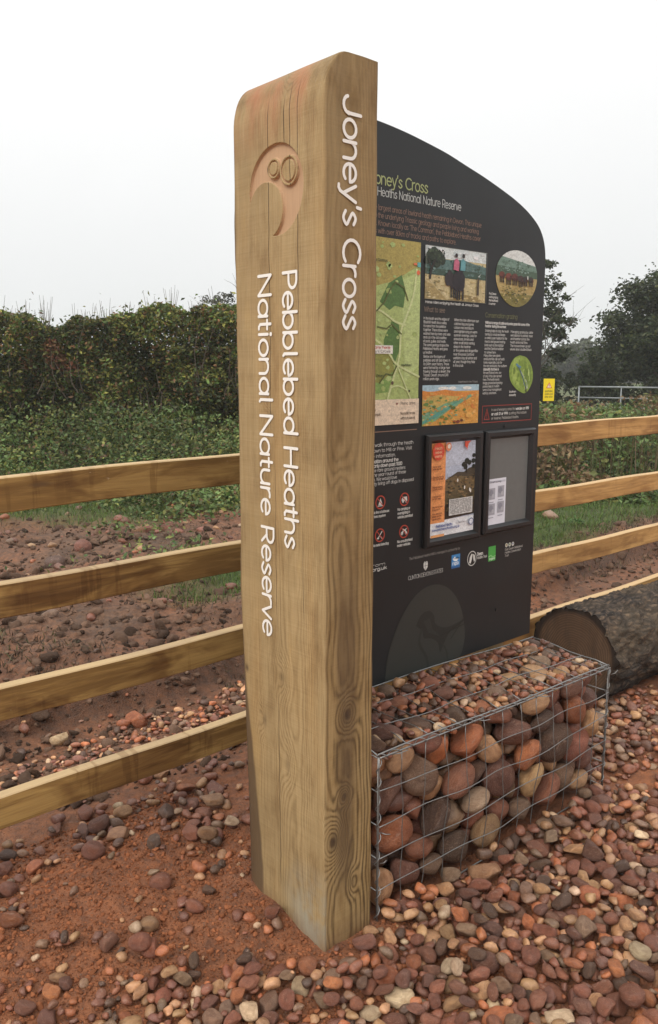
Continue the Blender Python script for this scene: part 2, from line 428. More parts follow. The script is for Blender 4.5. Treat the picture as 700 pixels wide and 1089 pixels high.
# end face stones (right end), seen from the side only
eb = Bed(GB0-.02, GB1+.02, -.02, .6, .006, lambda x, y: np.where((x > GB0+.03) & (x < GB1-.01) & (y > .01) & (y < .49), 0.0, 9.0))
for i in range(110):
    s = np.clip(rng.lognormal(math.log(.045), .3), .022, .07); a = s; b = s*rng.uniform(.6, .9); c = s*rng.uniform(.5, .7)
    r_ = eb.drop([(rng.uniform(GB0+.05, GB1-.04), rng.uniform(.03, .46), rng.uniform(0, 3.1)) for k in range(20)], a, b, c, .1)
    if r_ is None or r_[0][2] > .2: continue
    p, yaw = r_; pos = np.array([GA1-.006-p[2], p[0], p[1]])
    ca, sa = math.cos(yaw), math.sin(yaw); M = Matrix(((0, 0, 1), (ca, -sa, 0), (sa, ca, 0)))
    k = rng.choice(len(FAM), p=FP); rub.append(dict(pos=pos, rot=M, s=(a, b, c), fam=k, col=stone_col(k)))
# the top: a bed over the core
tb = Bed(GA0-.02, GA1+.02, GB0-.03, GB1+.03, .005, lambda x, y: np.where((x > GA0+.004) & (x < GA1-.01) & (y > GB0+.01) & (y < GB1-.002), gtop(x)-.030+.030*sstep(GB0+.12, GB1-.03, y), 9.0))
for d in cob+rub:
    if d['pos'][2] > .36:
        rad = max(d['s'][0]*.8, d['s'][1]); tb.stamp(d['pos'], rad*.85, d['s'][2], d['s'][1])
tb.H = np.where(tb.H < 5, np.minimum(tb.H, gtop(tb.X)-.034+.030*sstep(GB0+.12, GB1-.03, tb.Y)), tb.H)
topc = []
for i in range(34):          # larger cobbles near the right end and the front edge
    s = rng.uniform(.045, .085); a = s; b = s*rng.uniform(.6, .85); c = s*rng.uniform(.42, .6)
    r_ = tb.drop([((GA1-abs(rng.normal(0, .22))-.05) if i < 22 else rng.uniform(GA0+.1, GA1-.1), rng.uniform(GB0+.06, GB1-.05) if i < 22 else GB0+rng.uniform(.06, .13), rng.uniform(0, 3.1)) for k in range(16)], a, b, c, .25, lambda x, y, z: z+c <= gtop(x)+.03)
    if r_ is None or r_[0][2]+c > gtop(r_[0][0])+.03: continue
    p, yaw = r_; k = rng.choice(len(FAM), p=FP); d = dict(pos=p, rot=rotz_tilt(yaw, .12), s=(a, b, c), fam=k, col=stone_col(k), top=1); cob.append(d)
for i in range(4200):
    s = np.clip(rng.lognormal(math.log(.023), .34), .010, .042); a = s; b = s*rng.uniform(.6, .9); c = s*rng.uniform(.45, .7)
    r_ = tb.drop([(rng.uniform(GA0+.02, GA1-.02), rng.uniform(GB0+.02, GB1-.01), rng.uniform(0, 3.1)) for k in range(3)], a, b, c, .15, lambda x, y, z: z+c*.6 <= gtop(x)+.016+.034*float(sstep(GB0+.12, GB1-.03, y)))
    if r_ is None or r_[0][2]+c*.6 > gtop(r_[0][0])+.016+.034*float(sstep(GB0+.12, GB1-.03, r_[0][1])): continue
    p, yaw = r_; k = rng.choice(len(FAM), p=FP); stones.append(dict(pos=p, rot=rotz_tilt(yaw, .22), s=(a, b, c), fam=k, col=stone_col(k), where='top'))

# ------------------------------------------------------------------ loose stones on the ground
gb = Bed(.30, 5.2, .55, 4.6, .007, ground_h)
def scatter(n, med, sg, lo, hi, region, wfun, cand=4, sink=.2, darker=1.0):
    x0, x1, y0, y1 = region; k_ = 0
    for i in range(n):
        s = float(np.clip(rng.lognormal(math.log(med), sg), lo, hi)); a = s; b = s*rng.uniform(.58, .92); c = s*rng.uniform(.40, .66)
        x = rng.uniform(x0, x1); y = rng.uniform(y0, y1)
        if rng.random() > wfun(x, y): continue
        cs = [(x+rng.normal(0, s*.8), y+rng.normal(0, s*.8), rng.uniform(0, 3.1)) for q in range(cand)]
        cs = [q for q in cs if not (1.36-s < q[0] < 1.58+s and 1.58-s < q[1] < 1.985+s) and not (GA0-s*.6 < q[0] < GA1+s*.5 and GB0-s*.15-.006 < q[1] < GB1+s)]
        if not cs: continue
        r_ = gb.drop(cs, a, b, c, sink, lambda x, y, z: z-c-float(ground_h(np.array([x]), np.array([y]))[0]) <= (.026 if s < .022 else .045))
        if r_ is None: continue
        p, yaw = r_
        k = rng.choice(len(FAM), p=FP); stones.append(dict(pos=p, rot=rotz_tilt(yaw, .20), s=(a, b, c), fam=k, col=stone_col(k)*darker, where='ground')); k_ += 1
near = (.45, 4.3, .6, 2.15)
# a few stones whose place in the photograph is plain
for (x, y, s, k) in [(1.18, 2.16, .052, 1), (1.76, 3.40, .060, 0), (1.09, 2.46, .06, 1), (1.01, 1.92, .05, 1), (1.24, 1.53, .042, 5), (1.27, 1.86, .03, 1), (.93, 2.02, .045, 2), (1.33, 1.75, .03, 6), (1.06, 2.02, .04, 4), (1.02, 2.03, .03, 5), (.98, 1.93, .045, 1)]:
    s *= .72 if y < 3 else .9; r_ = gb.drop([(x, y, rng.uniform(0, 3))], s, s*.85, s*.72, .45); p, yaw = r_
    stones.append(dict(pos=p, rot=rotz_tilt(yaw, .1), s=(s, s*.85, s*.72), fam=k, col=stone_col(k), where='ground'))
scatter(380, .037, .18, .030, .056, (1.3, 4.3, .6, 2.15), gravel_w, 6, .22)
scatter(2300, .0255, .26, .016, .040, near, gravel_w, 6, .12)
scatter(6500, .0180, .26, .011, .027, near, gravel_w, 6, .06)
scatter(5000, .0095, .3, .006, .016, near, lambda x, y: max(.15, gravel_w(x, y)), 4, .05)
mid = (.4, 5.0, 2.1, 3.0)
scatter(120, .033, .25, .022, .050, (.4, 3.0, 2.25, 3.0), gravel_w, 5, .3, .8)
scatter(900, .024, .3, .012, .045, mid, gravel_w, 4, .25, .8)
scatter(1200, .012, .3, .006, .02, mid, gravel_w, 3, .25, .85)
strip = lambda x, y: float(np.exp(-((y-3.24-.04*math.sin(x*5))/.15)**2)*(.35+.65*sstep(1.3, 1.9, x)))
scatter(5200, .0125, .38, .007, .034, (1.0, 4.6, 2.85, 3.6), strip, 3, .25, 1.35)
scatter(420, .018, .45, .008, .05, (.5, 5.1, 2.9, 4.5), gravel_w, 3, .3)
# farther stones on the rough ground (beyond the bed)
for i in range(420):
    d_ = rng.uniform(4.5, 9); lat = rng.uniform(-.45, .48)*d_; p = polar(d_, lat)
    if p[1] < 4.5: continue
    s = float(np.clip(rng.lognormal(math.log(.035), .5), .014, .11)); z = float(ground_h(np.array([p[0]]), np.array([p[1]]))[0])
    if grass_w(np.array([p[0]]), np.array([p[1]]))[0] > .6 and rng.random() < .8: continue
    k = rng.choice(len(FAM), p=FP); stones.append(dict(pos=np.array([p[0], p[1], z+s*.2]), rot=rotz_tilt(rng.uniform(0, 3), .2), s=(s, s*.8, s*.6), fam=k, col=stone_col(k)*.9, where='ground'))

# ------------------------------------------------------------------ single stones and the mass
def add_single(name, d, label, cat, group):
    o = bpy.data.objects.new(name, (COB_ME if name == 'cobble' else HI_ME)[rng.integers(10)]); COL.objects.link(o)
    o.matrix_world = Matrix.Translation(Vector(d['pos'])) @ d['rot'].to_4x4() @ Matrix.Diagonal((*d['s'], 1))
    o.color = (*[float(v) for v in d['col']], 1); return tag(o, label, cat, group)
def mass(name, L, protos, mat):
    Vs = []; Fs = []; Cs = []; n = 0
    for d in L:
        V, Fc = protos[rng.integers(len(protos))]
        W = (V*np.array(d['s']))@np.array(d['rot']).T+d['pos']; Vs.append(W); Fs.append(Fc+n); n += len(V); Cs.append(np.repeat(np.array(d['col'])[None], len(V), 0))
    return link(name, mesh_np(name, np.concatenate(Vs), np.concatenate(Fs), True, np.concatenate(Cs)), mat)
ORD = ['largest', 'second largest', 'third largest', 'fourth largest', 'fifth largest', 'sixth largest', 'seventh largest', 'eighth largest', 'ninth largest', 'tenth largest', 'eleventh largest', 'twelfth largest']
NUM = ['first', 'second', 'third', 'fourth', 'fifth', 'sixth', 'seventh', 'eighth', 'ninth', 'tenth', 'eleventh', 'twelfth', 'thirteenth', 'fourteenth']
def label_all(L, keyf, noun):
    G = {}
    for d in L: G.setdefault(keyf(d), []).append(d)
    for (pre, post), ds in G.items():
        ds.sort(key=lambda d: -d['app'])
        for i, d in enumerate(ds):
            d['label'] = ('%s %s %s' % (pre, noun, post)) if len(ds) == 1 else ('%s %s %s %s' % (ORD[min(i, 11)], pre, noun, post))
def shape_word(d):
    a, b, c = d['s']; return 'long' if b/a < .70 else ('round' if b/a > .82 else 'oval')
P = np.array([d['pos'] for d in stones]); u, v, dd = in_view(P)
for d, a_, b_, c_ in zip(stones, u, v, dd):
    d['u'], d['v'], d['app'] = a_, b_, d['s'][0]*d['s'][1]/c_**2
    hid = False
    if d['where'] == 'ground':
        U, W = a_*700, b_*1089; x, y = d['pos'][:2]
        if 255 < U < 400 and y > 1.8: hid = True                         # behind the post
        if 396 < U < 650 and W < 985-(U-398)*.60 and y > 1.6: hid = True    # behind the basket or the board
        if U > 570 and y > 1.9 and W < 745: hid = hid or (y < 2.6)
    if not (0 < a_ < 1 and 0 < b_ < 1): hid = True
    if hid: d['app'] = 0
# only those that are not buried under others
order = sorted(range(len(stones)), key=lambda i: -stones[i]['app'])
single = []
for i in order:
    d = stones[i]
    if len(single) >= 285 or d['app'] <= 0: break
    bed = tb if d['where'] == 'top' else gb
    x, y, z = d['pos']; wv = bed.win(x, y, d['s'][0]*.5, d['s'][1]*.5, 0)
    if wv is not None:
        i0, i1, j0, j1, q = wv; m = q < 1
        if m.any() and np.median(bed.H[i0:i1, j0:j1][m]) > z+d['s'][2]*1.35: continue
    single.append(d); d['single'] = True
def zone_of(d):
    U, W = d['u']*700, d['v']*1089; x, y = d['pos'][:2]
    if d['where'] == 'top':
        t_ = (x-GA0)/(GA1-GA0); return 'on top of the stone basket, ' + ('near the post' if t_ < .33 else 'at its middle' if t_ < .66 else 'near its far end')
    if y > 3.9: return 'on rough earth well beyond the fence'
    if y > 2.9: return 'on the earth just behind the fence'
    if y > 2.2: return 'in the soil under the lowest left rail' if U < 130 else 'in dark soil between fence and post'
    if U < 130: return 'in the bottom left corner' if W > 1020 else 'at the left edge of the red soil'
    if U < 260: return 'along the bottom edge, left of the post' if W > 1010 else 'on the bare red soil beside the post'
    if U < 400: return 'on red soil at the foot of the post' if W < 1045 else 'at the bottom edge beneath the post'
    if x > 2.9: return 'on the ground past the basket end' if y > 1.45 else 'at the right edge beyond the basket'
    if y > 1.36: return 'against the basket foot, ' + ('near the post' if x < 2.0 else 'about its middle' if x < 2.45 else 'near its far end')
    if W > 1030: return 'at the bottom edge, ' + ('just right of post' if U < 500 else 'right of centre' if U < 600 else 'in the right corner')
    return 'in the gravel ' + ('right of the post foot' if U < 480 else 'in front of the basket middle' if U < 560 else 'in front of the basket end' if U < 630 else 'at the right edge')
label_all(single, lambda d: (shape_word(d)+' '+FAM[d['fam']][0], zone_of(d)), 'pebble')
for d in single: add_single('pebble', d, d['label'], 'pebble', 'loose pebbles on the ground and basket top')
rest = [d for d in stones if not d.get('single')]
tag(mass('gravel', rest, LO, M_ST), 'mixed brown and tan gravel strewn over the ground', 'gravel', kind='stuff')
P = np.array([d['pos'] for d in cob]); u, v, dd = in_view(P)
for d, c_ in zip(cob, dd): d['app'] = d['s'][0]*d['s'][1]/c_**2
def cob_key(d):
    x, y, z = d['pos']
    pre = ('big ' if d['s'][0] > .058 else 'small ' if d['s'][0] < .04 else '')+FAM[d['fam']][0]
    c = NUM[int(np.clip((x-GA0)/.1, 0, 13))]
    if d.get('top'): return (shape_word(d)+' '+pre, 'on the basket top, %s mesh column from the post' % c)
    r_ = NUM[int(np.clip((gtop(x)-z)/.1, 0, 5))]
    return (pre, 'in %s mesh row down, %s column from post' % (r_, c))
label_all(cob, cob_key, 'cobble')
for d in cob: add_single('cobble', d, d['label'], 'cobble', 'cobbles held in the wire basket')

# crumbs and clods of earth
L = []
for i in range(15000):
    x = rng.uniform(.5, 1.75); y = rng.uniform(1.2, 2.7)
    if (1.37 < x < 1.58 and 1.58 < y < 1.985) or (x > 1.58 and y > 1.58): continue
    s = float(np.clip(rng.lognormal(math.log(.0032), .55), .0015, .013)); z = float(ground_h(np.array([x]), np.array([y]))[0])
    c = np.array([.36, .136, .060])*rng.uniform(.55, 1.35)
    L.append(dict(pos=np.array([x, y, z+s*.2]), rot=rotz_tilt(rng.uniform(0, 3), .4), s=(s, s*.8, s*.7), col=c))
for i in range(11000):
    d_ = 2.9+rng.random()**1.5*7; lat = rng.uniform(-.46, .48)*d_; p = polar(d_, lat)
    if p[1] < 2.8 or (p[1] > 3.8 and rng.random() < grass_w(np.array([p[0]]), np.array([p[1]]))[0]): continue
    s = float(np.clip(rng.lognormal(math.log(.0056*d_**.5), .62), .004, .055)); z = float(ground_h(np.array([p[0]]), np.array([p[1]]))[0])
    c = np.array([.17, .105, .070])*rng.uniform(.3, 1.5)
    L.append(dict(pos=np.array([p[0], p[1], z+s*.1]), rot=rotz_tilt(rng.uniform(0, 3), .4), s=(s, s*.8, s*.6), col=c))
t = NT('clods'); at = t.n('ShaderNodeAttribute', attribute_name='col').outputs['Color']; n2 = t.noise(t.obj(), 60, 5, .7)
t.bump(n2, 1, .01); M_CLOD = t.fin(t.mix(n2, t.mix(1, at, (.55, .5, .5, 1), 'MULTIPLY'), at), .95, 0, .2)
CL = []
for i in range(8):
    V_, F_ = pebble_shape(2, 900+i, .4); r_ = np.random.default_rng(i); V_ = V_*(1+r_.normal(0, .07, len(V_)))[:, None]; CL.append((V_, F_))
tag(mass('loose_dirt', L, CL, M_CLOD), 'crumbs and clods of brown earth on the bare soil', 'dirt', kind='stuff')

# ------------------------------------------------------------------ stroke lettering
def A(cx, cy, rx, ry, a0, a1, n=None):
    n = n or max(4, int(abs(a1-a0)/20)); return [(cx+rx*math.cos(R(a0+(a1-a0)*i/n)), cy+ry*math.sin(R(a0+(a1-a0)*i/n))) for i in range(n+1)]
def S(*p):
    p = list(p); q = [p[0]]+p+[p[-1]]; out = []
    for i in range(1, len(q)-2):
        for k in range(4):
            t_ = k/4; c = [.5*((2*q[i][j])+(-q[i-1][j]+q[i+1][j])*t_+(2*q[i-1][j]-5*q[i][j]+4*q[i+1][j]-q[i+2][j])*t_**2+(-q[i-1][j]+3*q[i][j]-3*q[i+1][j]+q[i+2][j])*t_**3) for j in (0, 1)]
            out.append(tuple(c))
    return out+[p[-1]]
O_ = lambda: A(.27, .25, .22, .25, 0, 360, 18)
DOT = lambda x, y: [(x-.004, y), (x+.004, y)]
GL = {
 'a': (.58, [O_(), [(.49, .5), (.49, 0)]]), 'b': (.56, [[(.05, .72), (.05, 0)], O_()]), 'c': (.48, [A(.27, .25, .22, .25, 48, 312)]),
 'd': (.58, [O_(), [(.49, .72), (.49, 0)]]), 'e': (.54, [[(.06, .26), (.46, .26)], A(.27, .25, .22, .25, 2, 315)]), 'f': (.32, [A(.24, .58, .11, .14, 60, 180)+[(.13, 0)], [(.02, .47), (.27, .47)]]),
 'g': (.58, [O_(), [(.49, .5), (.49, 0)]+A(.27, -.02, .22, .18, 0, -145)]), 'h': (.53, [[(.05, .72), (.05, 0)], A(.25, .28, .20, .22, 180, 0)+[(.45, 0)]]),
 'i': (.19, [[(.09, .5), (.09, 0)], DOT(.09, .67)]), 'j': (.22, [[(.12, .5), (.12, -.06)]+A(.0, -.06, .12, .14, 0, -80), DOT(.12, .67)]),
 'k': (.48, [[(.05, .72), (.05, 0)], [(.40, .5), (.07, .2)], [(.17, .29), (.42, 0)]]), 'l': (.20, [[(.08, .72), (.08, .06), (.13, 0)]]),
 'm': (.80, [[(.05, .5), (.05, 0)], A(.22, .33, .17, .17, 180, 0)+[(.39, 0)], A(.56, .33, .17, .17, 180, 0)+[(.73, 0)]]),
 'n': (.53, [[(.05, .5), (.05, 0)], A(.25, .28, .20, .22, 180, 0)+[(.45, 0)]]), 'o': (.54, [O_()]),
 'p': (.56, [[(.05, .5), (.05, -.2)], O_()]), 'q': (.58, [O_(), [(.49, .5), (.49, -.2)]]), 'r': (.34, [[(.05, .5), (.05, 0)], A(.25, .28, .20, .22, 180, 75)]),
 's': (.42, [S((.35, .42), (.2, .5), (.07, .38), (.2, .26), (.36, .13), (.2, 0), (.03, .09))]), 't': (.32, [[(.13, .66), (.13, .08), (.2, 0), (.26, 0)], [(.02, .47), (.27, .47)]]),
 'u': (.53, [[(.05, .5)]+A(.25, .22, .20, .22, 180, 360)+[(.45, .5)], [(.45, .22), (.45, 0)]]), 'v': (.46, [[(.03, .5), (.22, 0), (.41, .5)]]),
 'w': (.70, [[(.03, .5), (.18, 0), (.34, .46), (.50, 0), (.65, .5)]]), 'x': (.44, [[(.04, .5), (.39, 0)], [(.39, .5), (.04, 0)]]),
 'y': (.48, [[(.03, .5), (.23, .02)], [(.43, .5), (.20, -.14), (.12, -.2), (.05, -.19)]]), 'z': (.42, [[(.05, .5), (.36, .5), (.04, 0), (.37, 0)]]),
 'A': (.66, [[(.03, 0), (.32, .7), (.61, 0)], [(.13, .22), (.51, .22)]]), 'B': (.58, [[(.07, 0), (.07, .7)], [(.09, .7), (.3, .7)]+A(.3, .53, .17, .17, 90, -90)+[(.09, .36)], [(.3, .36)]+A(.31, .18, .2, .18, 90, -90)+[(.09, 0)]]),
 'C': (.66, [A(.38, .35, .33, .35, 48, 312)]), 'D': (.68, [[(.07, 0), (.07, .7)], [(.09, .7), (.26, .7)]+A(.27, .35, .34, .35, 90, -90)+[(.09, 0)]]), 'E': (.54, [[(.47, .7), (.07, .7), (.07, 0), (.47, 0)], [(.07, .36), (.42, .36)]]),
 'F': (.5, [[(.46, .7), (.07, .7), (.07, 0)], [(.07, .35), (.40, .35)]]), 'G': (.7, [A(.38, .35, .33, .35, 48, 340)+[(.69, .33), (.44, .33)]]), 'H': (.68, [[(.07, .7), (.07, 0)], [(.60, .7), (.60, 0)], [(.07, .36), (.60, .36)]]),
 'I': (.2, [[(.09, .7), (.09, 0)]]), 'J': (.52, [[(.42, .7), (.42, .2)]+A(.22, .2, .20, .20, 0, -170)]), 'K': (.58, [[(.07, .7), (.07, 0)], [(.5, .7), (.08, .3)], [(.2, .42), (.53, 0)]]), 'L': (.48, [[(.07, .7), (.07, 0), (.44, 0)]]),
 'M': (.78, [[(.07, 0), (.07, .7), (.38, .25), (.69, .7), (.69, 0)]]), 'N': (.68, [[(.07, 0), (.07, .7), (.60, 0), (.60, .7)]]), 'O': (.76, [A(.38, .35, .33, .35, 0, 360, 24)]), 'P': (.56, [[(.07, 0), (.07, .7)], [(.09, .7), (.28, .7)]+A(.29, .5, .21, .2, 90, -90)+[(.09, .3)]]),
 'Q': (.76, [A(.38, .35, .33, .35, 0, 360, 24), [(.5, .15), (.68, -.02)]]), 'R': (.58, [[(.07, 0), (.07, .7)], [(.09, .7), (.28, .7)]+A(.29, .5, .21, .2, 90, -90)+[(.09, .3)], [(.28, .3), (.50, 0)]]),
 'S': (.56, [S((.47, .6), (.28, .7), (.09, .53), (.28, .37), (.50, .19), (.28, 0), (.05, .11))]), 'T': (.54, [[(.03, .7), (.51, .7)], [(.27, .7), (.27, 0)]]), 'U': (.66, [[(.07, .7), (.07, .26)]+A(.33, .26, .26, .26, 180, 360)+[(.59, .7)]]),
 'V': (.6, [[(.03, .7), (.3, 0), (.57, .7)]]), 'W': (.88, [[(.03, .7), (.22, 0), (.44, .66), (.66, 0), (.85, .7)]]), 'Y': (.56, [[(.03, .7), (.28, .34), (.53, .7)], [(.28, .34), (.28, 0)]]), 'Z': (.56, [[(.06, .7), (.50, .7), (.05, 0), (.51, 0)]]),
 '0': (.52, [A(.26, .35, .2, .35, 0, 360, 18)]), '1': (.3, [[(.06, .58), (.18, .7), (.18, 0)]]), '2': (.5, [A(.25, .5, .19, .2, 170, -30)+[(.05, 0), (.46, 0)]]), '8': (.5, [A(.25, .53, .16, .17, 0, 360, 14), A(.25, .18, .19, .18, 0, 360, 14)]),
 '9': (.5, [A(.25, .48, .19, .22, 0, 360, 14), [(.44, .48), (.30, 0)]]), '3': (.48, [A(.22, .53, .17, .17, 150, -90)+A(.22, .18, .2, .18, 90, -150)]), '7': (.46, [[(.04, .7), (.43, .7), (.16, 0)]]), '4': (.5, [[(.36, 0), (.36, .7), (.04, .2), (.47, .2)]]), '5': (.5, [[(.42, .7), (.1, .7), (.08, .4)]+A(.23, .22, .2, .22, 120, -150)]), '6': (.5, [A(.25, .22, .19, .22, 0, 360, 14), [(.07, .26), (.3, .7)]]),
 "'": (.16, [[(.09, .72), (.07, .56)]]), ',': (.17, [[(.09, .03), (.05, -.1)]]), '.': (.17, [DOT(.08, .02)]), '-': (.34, [[(.06, .27), (.28, .27)]]), ':': (.17, [DOT(.08, .02), DOT(.08, .42)]), '/': (.36, [[(.03, -.1), (.32, .75)]]), '&': (.6, [S((.52, .3), (.25, 0), (.05, .18), (.36, .52), (.22, .7), (.1, .56), (.5, 0))]), ' ': (.27, []),
}
def ribbon(P, w, capn=4):
    P = [p for i, p in enumerate(P) if i == 0 or math.hypot(p[0]-P[i-1][0], p[1]-P[i-1][1]) > 1e-5]
    if len(P) < 2: P = [(P[0][0]-2e-5, P[0][1]), (P[0][0]+2e-5, P[0][1])]
    closed = len(P) > 3 and math.hypot(P[0][0]-P[-1][0], P[0][1]-P[-1][1]) < 1e-4
    if closed: P = P[:-1]
    n = len(P); V = []; F = []
    D = lambda i, j: ((P[j][0]-P[i][0]), (P[j][1]-P[i][1]))
    def nrm(d): l = math.hypot(*d) or 1; return (d[0]/l, d[1]/l)
    for i in range(n):
        if closed: a_, b_ = nrm(D((i-1) % n, i)), nrm(D(i, (i+1) % n))
        else: a_ = nrm(D(i-1, i)) if i else nrm(D(0, 1)); b_ = nrm(D(i, i+1)) if i < n-1 else a_
        m = nrm((a_[0]+b_[0], a_[1]+b_[1])); k = w/max(.45, m[0]*a_[0]+m[1]*a_[1]); V += [(P[i][0]-m[1]*k, P[i][1]+m[0]*k), (P[i][0]+m[1]*k, P[i][1]-m[0]*k)]
    for i in range(n if closed else n-1): j = (i+1) % n; F.append((2*i, 2*i+1, 2*j+1, 2*j))
    if not closed:
        for (c, d, s0, s1) in ((P[0], nrm(D(1, 0)), 0, 1), (P[-1], nrm(D(n-2, n-1)), 2*n-1, 2*n-2)):
            ang = math.atan2(d[1], d[0]); b0 = len(V)
            for k in range(1, capn): th = ang-math.pi/2+math.pi*k/capn; V.append((c[0]+w*math.cos(th), c[1]+w*math.sin(th)))
            F.append((s0,)+tuple(range(b0+capn-2, b0-1, -1))+(s1,) if False else (s1, s0)+tuple(range(b0, b0+capn-1)))
    return V, F
def split_sharp(q):
    out_ = []; cur = [q[0]]
    for i in range(1, len(q)):
        cur.append(q[i])
        if i < len(q)-1:
            a1 = math.atan2(q[i][1]-q[i-1][1], q[i][0]-q[i-1][0]); a2 = math.atan2(q[i+1][1]-q[i][1], q[i+1][0]-q[i][0])
            if abs((a2-a1+math.pi) % (2*math.pi)-math.pi) > R(62): out_.append(cur); cur = [q[i]]
    out_.append(cur); return out_
def text_width(s): return sum(GL.get(ch, GL['o'])[0] for ch in s)
def text(mb, s, org, dx, dy, nrm_, xh, w=.036, width=None, m=0, off=0.0, thick=0, slant=0, sx=1.0):
    """xh: size of the em (x-height is half of it); w: half stroke in em"""
    org, dx, dy, nrm_ = (np.array(q, float) for q in (org, dx, dy, nrm_))
    kx = xh*sx if width is None else width/text_width(s); pen = 0; layer = 0
    for ch in s:
        adv, st = GL.get(ch, GL['o'])
        for q in [r_ for q0 in st for r_ in split_sharp(q0)]:
            # keep stroke width even when stretched
            V, F = ribbon([((pen+p[0])*kx, p[1]*xh) for p in q], w*xh*min(1, max(.6, kx/xh*1.1))*(1.35 if len(q) == 2 and q[0][1] == q[1][1] and abs(q[0][0]-q[1][0]) < .01 else 1)); o_ = off+.00018*(layer % 5); layer += 1
            n = len(V); W = [org+dx*p[0]+dy*p[1]+nrm_*o_ for p in V]
            if thick:
                mb.add(W, F, m)
            else: mb.add(W, F, m)
        pen += adv
    return pen*kx

# ------------------------------------------------------------------ timber gatepost sign
PX, PY, PW, PD, PH = 1.381, 1.595, .184, .380, 2.402
def emblem(y, z):
    """carved depth 0..1 of the crescent mark on the wide face (y measured from the near arris)"""
    b = y+PY; aa = .0012
    disc = lambda cx, cy, r: np.hypot(b-cx, z-cy)-r
    ed = lambda s: sstep(aa, -aa, s)
    cres = np.minimum(ed(disc(1.785, 2.103, .113)), 1-ed(disc(1.830, 2.056, .073)))
    big = disc(1.732, 2.143, 0); sm = disc(1.794, 2.157, 0)
    ringb = ed(big-.041)*(1-ed(big-.033)); discb = ed(big-.026)
    rings = ed(sm-.028)*(1-ed(sm-.022)); discs = ed(sm-.016)
    edge = ed(disc(1.828, 2.060, .084))*(1-ed(disc(1.828, 2.060, .079)))*0
    db = ed(big-.037)*(1-ed(big-.0305)*(1-ed(big-.0265))*.8); ds = ed(sm-.0255)*(1-ed(sm-.0195)*(1-ed(sm-.0165))*.8)
    keep = np.maximum(db, ds)
    return np.clip(cres-keep*(cres > 0), 0, 1)
zl = list(np.arange(-.25, 1.965, .012))+list(np.arange(1.968, 2.235, .0013))+list(np.arange(2.24, 2.282, .008))
RX, RZ = .075, .122
zl += [PH-RZ+RZ*math.sin(q) for q in np.linspace(0, math.pi/2, 14)][0:]
zl = np.array(sorted(set(np.round(zl, 5))))
nb = 320
lefty = (np.arange(nb)/(nb-1))
loops = []; carve = []
for z in zl:
    qz = np.clip((z-(PH-RZ))/RZ, 0, 1); al = RX*(1-math.sqrt(max(0, 1-qz*qz)))
    low = float(sstep(.95, .05, np.array(z)))
    cy_ = .006+.085*low*(1+.12*math.sin(z*9)); cx_ = .006+.014*low         # waney far arris towards the foot
    wob = .0018*math.sin(z*7.3)+.0013*math.sin(z*19+1)
    y0 = .0045; y1 = PD-cy_+wob*2
    ly = y0+(y1-y0)*lefty
    em = emblem(ly, np.full(nb, z)) if 1.96 < z < 2.24 else np.zeros(nb)
    und = .0012*np.sin(ly*30+z*3)*np.sin(z*5+1)+.0009*np.sin(z*60+ly*3)*.5
    left = np.stack([al+und+em*.0085, ly, np.full(nb, z)], 1)
    far = np.array([[al+cx_*.33, PD-cy_*.55+wob, z], [al+cx_*.66, PD-cy_*.22, z], [al+cx_, PD, z], [.10+al*.5, PD, z], [PW-.004, PD, z], [PW, PD-.004, z]])
    chip = .008*math.exp(-((z-.02)/.12)**2)
    right_ = [[PW, q, z] for q in (.3, .2, .1, .05)]
    fr = []
    for q in np.linspace(1, 0, 26):
        xx = al+.0045+(PW-.003-al-.0045)*q; fr.append([xx, .0010*math.sin(xx*60+z*4)+.0008*math.sin(z*23), z])
    fr[0][1] += .001
    arr = np.array([[al+.0013, .0013, z]])
    loops.append(np.concatenate([left, far, np.array(right_), np.array(fr), arr])); carve.append(np.concatenate([em, np.zeros(len(far)+4+26+1)]))
V = np.concatenate(loops); nl = len(loops[0]); nz_ = len(zl); CV = np.concatenate(carve)
ii = np.arange(nl*nz_).reshape(nz_, nl); jn = np.roll(ii, -1, 1)
F = np.stack([ii[:-1], ii[1:], jn[1:], jn[:-1]], -1).reshape(-1, 4)
ef = CV[F].max(1) > .55
t = NT('oak_post'); oc = t.obj(); sx = t.n('ShaderNodeSeparateXYZ'); t.t.links.new(oc, sx.inputs[0]); x, y, z = sx.outputs
wn1 = t.noise(t.scale(oc, (3, 3, .9)), 1, 3, .5); wn2 = t.noise(t.scale(oc, (14, 14, 2.2)), 1, 3, .5)
r2 = t.math('SQRT', t.math('ADD', t.math('POWER', t.math('ABSOLUTE', t.math('SUBTRACT', x, .075)), 2), t.math('POWER', t.math('ABSOLUTE', t.math('SUBTRACT', y, .135)), 2)))
r2 = t.math('ADD', r2, t.math('ADD', t.math('MULTIPLY', wn1, .06), t.math('ADD', t.math('MULTIPLY', wn2, .014), t.math('MULTIPLY', t.noise(t.scale(oc, (45, 45, 6)), 1, 3, .6), .0045))))
kn = []
